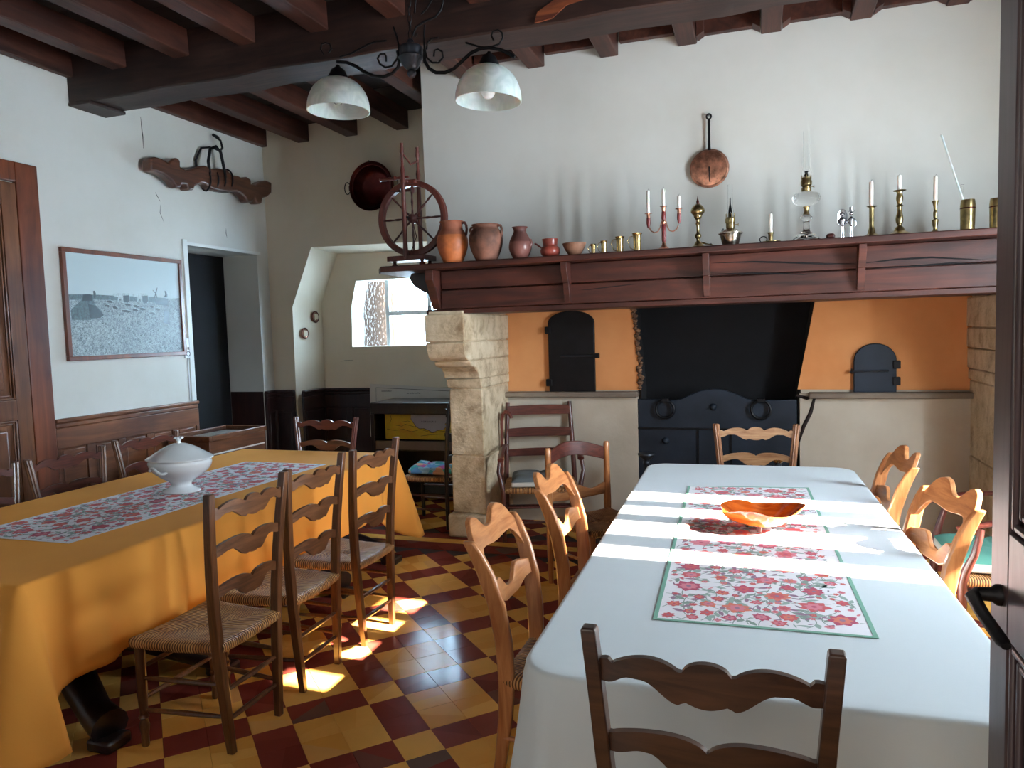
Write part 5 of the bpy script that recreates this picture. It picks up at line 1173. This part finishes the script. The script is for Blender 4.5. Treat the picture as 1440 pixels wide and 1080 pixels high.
# small plates in the niche reveal
for (px_, py_), lab, r in (((437, 446), 'upper small copper wall plate in the window niche', .062), ((424, 469), 'lower small copper wall plate in the window niche', .060)):
    yy = 6.99 if r > .061 else 6.83
    p = onY(px_, py_, yy); xs = -4.69+.09*(yy-NY)/(NB-NY)
    c = thing('wall_plate', lab, 'plate', (xs+.004, yy, p.z), 0, 'small copper plates in the window niche')
    MB().lathe([(0, .006), (r*.55, .006), (r*.65, .012), (r*.95, .016), (r, .020), (r*.98, .010), (r*.6, .0), (0, 0)], 32, (0, 0, 0), Matrix.Rotation(PI/2, 3, 'Y'), cap=False).build('dish', 'tin', c, ang=40)
    MB().tube([(.018, r*.97*cos(a*PI/16), r*.97*sin(a*PI/16)) for a in range(32)], .0045, 6, True).build('rim', 'dark_copper', c)
# =================================================================== TUREEN
c = thing('soup_tureen', 'white porcelain lidded soup tureen standing on the floral runner of the orange table', 'tureen', (-3.255, 3.46, .7655), 0)
MB().lathe(smoothp([(.112, 0), (.114, .008), (.085, .022), (.062, .040), (.072, .062), (.125, .095), (.172, .135), (.188, .172), (.184, .190), (.190, .197)], 4), 56, cap=True, sy=.86).build('bowl', 'porcelain', c, ang=60)
n = 64; P = smoothp([(.196, .197), (.200, .203), (.186, .212), (.150, .232), (.10, .262), (.045, .284), (.018, .289)], 4); vs = []
for r, z in P:
    for q in range(n): a = 2*PI*q/n; rr = r*(1+.03*max(0, cos(2*a))**6+.02*max(0, cos(4*a))**8*(r/.2)); vs.append((rr*cos(a), rr*sin(a)*.86, z))
m = MB(); m.add(vs, [(i*n+q, i*n+(q+1) % n, (i+1)*n+(q+1) % n, (i+1)*n+q) for i in range(len(P)-1) for q in range(n)]+[tuple(range(n)), tuple((len(P)-1)*n+q for q in range(n))]); ld = m.build('lid', 'porcelain', c, ang=60)
m = MB(); m.lathe([(.014, .285), (.010, .300), (.018, .312), (.013, .322), (0, .326)], 16, cap=False); m.build('knob_stem', 'porcelain', ld)
for q in range(6): a = q*PI/3; MB().lathe([(0, -.004), (.010, 0), (.006, .008), (0, .010)], 10, (.020*cos(a), .020*sin(a), .316), cap=False).build('knob_petal', 'porcelain', ld)
for a0 in (math.radians(-96), math.radians(84)):
    ca, sa = cos(a0), sin(a0); H_ = []
    for t in [q/12 for q in range(13)]:
        w_ = -.07+.14*t; out = .176*(.86 if abs(sa) > .5 else 1)+.002+.022*sin(PI*t)**.7; H_.append((ca*out-sa*w_, sa*out+ca*w_, .150+.028*cos(t*2*PI)*-.3+.014*sin(t*PI*2)))
    MB().tube(H_, [.006]+[.009]*3+[.008]*5+[.009]*3+[.006], 10).build('scroll_handle', 'porcelain', c, ang=70)
# =================================================================== WOODEN BOWL
c = thing('burl_wood_bowl', 'shallow orange burl wood dish with wavy pointed rim on the white table runner', 'bowl', (0.0, 3.30, .769), -.12)
n = 72; rings = [(0, .030), (.25, .031), (.5, .040), (.75, .060), (.93, .082), (1.0, .090), (.985, .082), (.80, .050), (.55, .026), (.3, .018), (0, .016)]; vs = []
def rim(a): return .146+.007*sin(5*a+1)+.005*sin(9*a)+.030*max(0, cos(a))**5+.022*max(0, cos(a-PI))**5-.014*max(0, cos(a-PI/2))**2
for fr, z in rings:
    for q in range(n):
        a = 2*PI*q/n; r = rim(a)*max(fr, .002); lift = (fr > .6)*(.016*max(0, cos(a))**6+.012*sin(a*3+.5)*fr+.012*max(0, cos(a-1.2))**8); vs.append((r*cos(a), r*sin(a)*.86, z+lift))
m = MB(); m.add(vs, [(i*n+q, i*n+(q+1) % n, (i+1)*n+(q+1) % n, (i+1)*n+q) for i in range(len(rings)-1) for q in range(n)]); m.build('dish', 'olive', c, ang=80)
for a in (-1.5, .6, 2.7): MB().tube([(.055*cos(a), .05*sin(a), .024), (.065*cos(a), .058*sin(a), 0)], [.014, .009], 8).build('foot', 'darkwood_plain', c)
MB().lathe([(.042, .0305), (.044, .034), (.040, .036), (.030, .033), (0, .032)], 28, cap=False).build('pale_knot_ring', 'pink_wax', c)
# =================================================================== CHANDELIER
c = thing('chandelier', 'black wrought iron chandelier with two marbled white glass shades hanging from the beams', 'chandelier', (-1.43, 3.0, 2.86))
MB().lathe(smoothp([(.006, .075), (.014, .07), (.020, .055), (.046, .045), (.052, .03), (.050, .0), (.056, -.004), (.050, -.012), (.030, -.045), (.016, -.055)], 3), 28).build('centre_body', 'grey_iron', c, ang=40)
MB().lathe(smoothp([(.010, -.050), (.018, -.062), (.020, -.072), (.012, -.086), (0, -.09)], 3), 16, cap=False).build('finial', 'grey_iron', c)
z = .075; kk = 0
while z < .985:
    m = MB(); a = (kk % 2)*PI/2; m.tube([(.0085*cos(q*PI/6)*cos(a), .0085*cos(q*PI/6)*sin(a), z+.019+.020*sin(q*PI/6)) for q in range(12)], .0022, 6, True); m.build('chain_link', 'iron', c); z += .0335; kk += 1
MB().lathe([(.055, 1.0), (.05, .975), (.02, .965), (.008, .955)], 20).build('ceiling_rose', 'iron', c)
def cpt(px_, py_, dy=0): p = onY(px_, py_, 3.0+dy); return (p.x+1.43, dy, p.z-2.86)
def wire(pts, r, nm='scroll', dy=0): MB().tube([cpt(a, b, dy) for a, b in pts], r, 8).build(nm, 'iron', c, ang=70)
wire([(559, 72), (562, 84), (560, 95), (552, 103), (540, 108), (525, 107), (512, 101), (500, 93), (488, 88), (474, 87)], .0078, 'shade_arm')
wire([(597, 70), (597, 86), (603, 96), (613, 102), (626, 102), (638, 97), (650, 86), (662, 75), (674, 69), (688, 67), (704, 70), (716, 75), (724, 80)], .0078, 'shade_arm')
wire([(553, 38), (558, 52), (561, 66), (559, 82), (551, 93), (542, 95), (534, 90), (531, 82), (535, 76), (541, 76), (543, 80), (543, 87)], .0045)
wire([(597, 35), (596, 52), (597, 68), (600, 81), (608, 88), (617, 88), (623, 81), (622, 73), (616, 69), (611, 71), (610, 80)], .0045)
wire([(600, 70), (601, 60), (607, 54), (616, 53)], .0045); wire([(543, 57), (530, 58), (518, 62), (505, 69), (492, 76), (478, 80)], .0045)
wire([(455, 76), (451, 70), (452, 62), (458, 60), (464, 62), (466, 69), (462, 74)], .0042); wire([(694, 57), (691, 50), (693, 44), (700, 42), (706, 46), (707, 54), (702, 62), (690, 66), (675, 66), (655, 60)], .0042)
wire([(580, 50), (585, 38), (597, 30), (612, 24), (620, 14), (623, 2), (622, -8)], .0045, 'scroll', -.01); wire([(583, 52), (586, 47)], .005); wire([(592, 20), (600, 12), (607, 0), (607, -10)], .004, 'scroll', -.012); wire([(583, 18), (584, 5), (585, -6)], .004, 'scroll', .01)
for (px_, py_), on in (((476, 153), 0), ((686.5, 139), 1)):
    # rim centre on the plane of the chandelier
    p = onY(px_, py_, 3.0); top = onY(px_-(1 if not on else 1), 98 if not on else 82, 3.0)
    x, zz = p.x+1.43, p.z-2.86-.0
    sh_ = MB(); ro = .141; Hh = .150
    P = [(ro*sin(PI/2*(t**.88)), Hh*(cos(PI/2*(t)))) for t in [q/16 for q in range(3, 17)]]
    tl = math.radians(3 if on else 2); Mt = Matrix.Rotation(tl, 3, 'Y')
    zr = zz-.012
    sh_.lathe(P+[(r-.004, z_-.001) for r, z_ in P[::-1]], 56, (x, 0, zr), Mt, cap=False); so2 = sh_.build('glass_shade', 'shade', c, ang=70)
    MB().lathe([(.048, Hh*.90), (.046, Hh*1.0), (.030, Hh*1.22), (.012, Hh*1.30), (.008, Hh*1.36)], 20, (x, 0, zr), Mt).build('lamp_cap', 'iron', c, ang=35)
    MB().lathe([(.016, .08), (.016, Hh*.95)], 14, (x, 0, zr)).build('lamp_holder', 'plastic', so2)
    if on: MB().lathe(smoothp([(.010, .085), (.018, .07), (.030, .045), (.030, .022), (.018, .005), (0, 0)], 3), 20, (x, 0, zr+.012), cap=False).build('bulb', 'porcelain', so2, label='white frosted bulb')
    else: MB().lathe(smoothp([(.010, .085), (.016, .07), (.020, .05), (.016, .034), (0, .028)], 3), 20, (x, 0, zr), cap=False).build('bulb', 'glass', so2, label='small clear bulb')
# =================================================================== DISPLAY CASE by the doorway
c = thing('display_case', 'low dark wooden display case with a pale glazed top below the doorway', 'display case', (-4.62, 5.42, 0))
MB().bx(-.22, .22, -.40, .34, .50, .80).build('case_body', 'wainscot', c, bevel=.006)
for a in ((-.23, .23, -.41, -.375), (-.23, .23, .315, .35), (-.23, -.20, -.375, .315), (.20, .23, -.375, .315)): MB().bx(a[0], a[1], a[2], a[3], .80, .845).build('lid_frame', 'wainscot', c, bevel=.004)
MB().bx(-.20, .20, -.375, .315, .832, .838).build('glass_lid', 'lid_glass', c); MB().bx(-.20, .20, -.375, .315, .801, .806).build('display_lining', 'paper', c)
MB().bx(.219, .226, -.38, .32, .68, .692).build('pale_inlay_strip', 'paper', c)
MB().lathe([(.012, 0), (.012, .004), (.004, .01), (0, .01)], 12, (.22, -.02, .60), Matrix.Rotation(PI/2, 3, 'Y')).build('lock_plate', 'nickel', c)
for s in (-1, 1):
    for q in (-.36, .30): MB().bar([(s*.19, q, 0), (s*.19, q, .5)], [.03, .045], [.03, .045]).build('leg', 'wainscot', c, bevel=.003)
# =================================================================== MAP SHELF in the niche
c = thing('map_shelf', 'black open shelf unit standing against the niche wainscot beside the pillar', 'shelf', (-3.2, 6.78, 0))
MB().bx(-.50, .62, -.28, .22, .87, .985).build('top_box', 'black_wood', c, bevel=.008)
MB().bx(-.50, -.46, -.28, .22, 0, .87).build('side_panel', 'black_wood', c, bevel=.003); MB().bx(.58, .62, -.28, .22, 0, .87).build('side_panel', 'black_wood', c, bevel=.003)
MB().bx(-.46, .58, -.26, .22, .50, .535).build('shelf_board', 'black_wood', c, bevel=.004); MB().bx(-.46, .58, .20, .22, 0, .87).build('back_panel', 'black_wood', c)
MB().bx(-.46, .58, -.265, -.24, .515, .60).build('lower_lip', 'map_board', c, bevel=.003); MB().bx(-.46, .58, -.26, .22, .06, .09).build('shelf_board', 'black_wood', c)
# yellow map
mp_ = thing('regional_map', 'yellow and grey printed map sheet displayed inside the black shelf', 'map', (-3.2, 6.62, .605))
MB().bx(-.40, .56, 0, .006, 0, .262).build('map_sheet', 'map_yellow', mp_)
def mpix(x, y): return (-.40+(x-300)/960*.96*.86, .262-(y-480)/360*.262)
gp = [(640, 490), (760, 486), (900, 492), (1150, 486), (1150, 540), (1120, 590), (1070, 620), (1085, 650), (1050, 700), (970, 712), (910, 742), (860, 712), (800, 685), (740, 688), (700, 660), (670, 610), (640, 560)]
MB().prism([mpix(*p) for p in gp], 'xz', -.001, 0).build('grey_province', 'map_grey', mp_, smooth=False)
MB().tube([(mpix(*p)[0], -.001, mpix(*p)[1]) for p in gp], .0022, 5, True).build('province_border', 'ink', mp_)
for pts in ([(370, 490), (385, 560), (360, 620)], [(420, 640), (520, 660), (560, 630), (700, 670)], [(1070, 620), (1110, 580), (1160, 600), (1190, 560), (1260, 560)], [(320, 700), (420, 720), (540, 700), (640, 735), (760, 700), (900, 745), (1050, 720), (1250, 700)], [(520, 600), (600, 585), (640, 600)], [(760, 790), (900, 770), (1040, 760)]):
    MB().tube([(mpix(*p)[0], -.001, mpix(*p)[1]) for p in pts], .0018, 5).build('map_line', 'ink', mp_)
TX = Matrix.Rotation(PI/2, 4, 'X')
def mtext(s, x, y, sz): p = mpix(x, y); text('lettering', s, sz, 'ink', Matrix.Translation((p[0], -.0015, p[1])) @ TX, mp_)
mtext('B O R D E L A I S', 865, 602, .022); mtext('PAYS', 1120, 790, .05); mtext('DE LA', 1150, 832, .026); mtext('Wa', 1225, 690, .035)
# white bordered map behind
wm = thing('white_bordered_map', 'large white-bordered document leaning behind the black shelf against the niche wall', 'map', (-3.2, 7.06, 0))
q = [(-.82, .56), (-.80, 1.135), (.36, 1.075), (.36, .56)]
MB().prism(q, 'xz', -.012, 0).build('paper_sheet', 'paper', wm, smooth=False)
MB().tube([(-.74, -.0125, .6), (-.725, -.0125, 1.095), (.36, -.0125, 1.045)], .0025, 5).build('printed_border', 'ink', wm)
text('lettering', 'DEPARTEMENT', .018, 'ink', Matrix.Translation((-.60, -.0125, 1.05)) @ TX, wm); text('lettering', 'des Landes  et  Plan', .02, 'ink', Matrix.Translation((-.28, -.0125, 1.028)) @ TX, wm)
# =================================================================== ANDIRONS
for x, lab in ((-.835, 'iron andiron with a flat round top left in the hearth'), (.13, 'iron andiron behind the pale fireplace-end chair on the right')):
    c = thing('andiron', lab, 'andiron', (x, 5.72, 0), 0, 'pair of iron andirons in the hearth')
    MB().lathe(smoothp([(.055, .0), (.05, .02), (.022, .05), (.018, .3), (.03, .34), (.018, .38), (.020, .56), (.03, .60), (.020, .62)], 3), 18).build('upright', 'grey_iron', c)
    MB().lathe([(.02, .62), (.062, .655), (.068, .665), (.066, .675), (0, .68)], 24).build('flat_top', 'nickel' if x > 0 else 'grey_iron', c, ang=30)
    MB().tube([(0, 0, .14), (0, .28, .12), (0, .30, .0)], .014, 8).build('log_bar', 'iron', c)
# =================================================================== NEAR DOOR LEAF
c = thing('open_door', 'dark weathered panelled door standing open at the right edge with a black lever handle', 'door', (.363, 1.30, 0), -PI/2)
# local x runs from the free edge back towards the camera
moulded_door(c, Matrix.Translation((0, 0, .01)), .82, 2.72, .042, 'near_door', [(.16, .98), (1.10, 2.56)] if False else [(.16, 1.17), (1.33, 2.56)], stile=.082)
hx, hz = .05, 1.235
m = MB(); m.tube([(hx, -.02, hz), (hx, -.035, hz), (hx-.004, -.050, hz), (hx+.010, -.060, hz-.002), (hx+.07, -.062, hz-.006), (hx+.155, -.060, hz-.012), (hx+.166, -.059, hz-.013)], [.012, .010, .011, .0105, .0095, .009, .006], 12, sx=.8); m.build('lever_handle', 'iron', c, ang=70)
MB().lathe([(.016, 0), (.016, .006), (.011, .012), (.010, .03)], 16, (hx, -.021, hz), M90).build('handle_rose', 'iron', c)
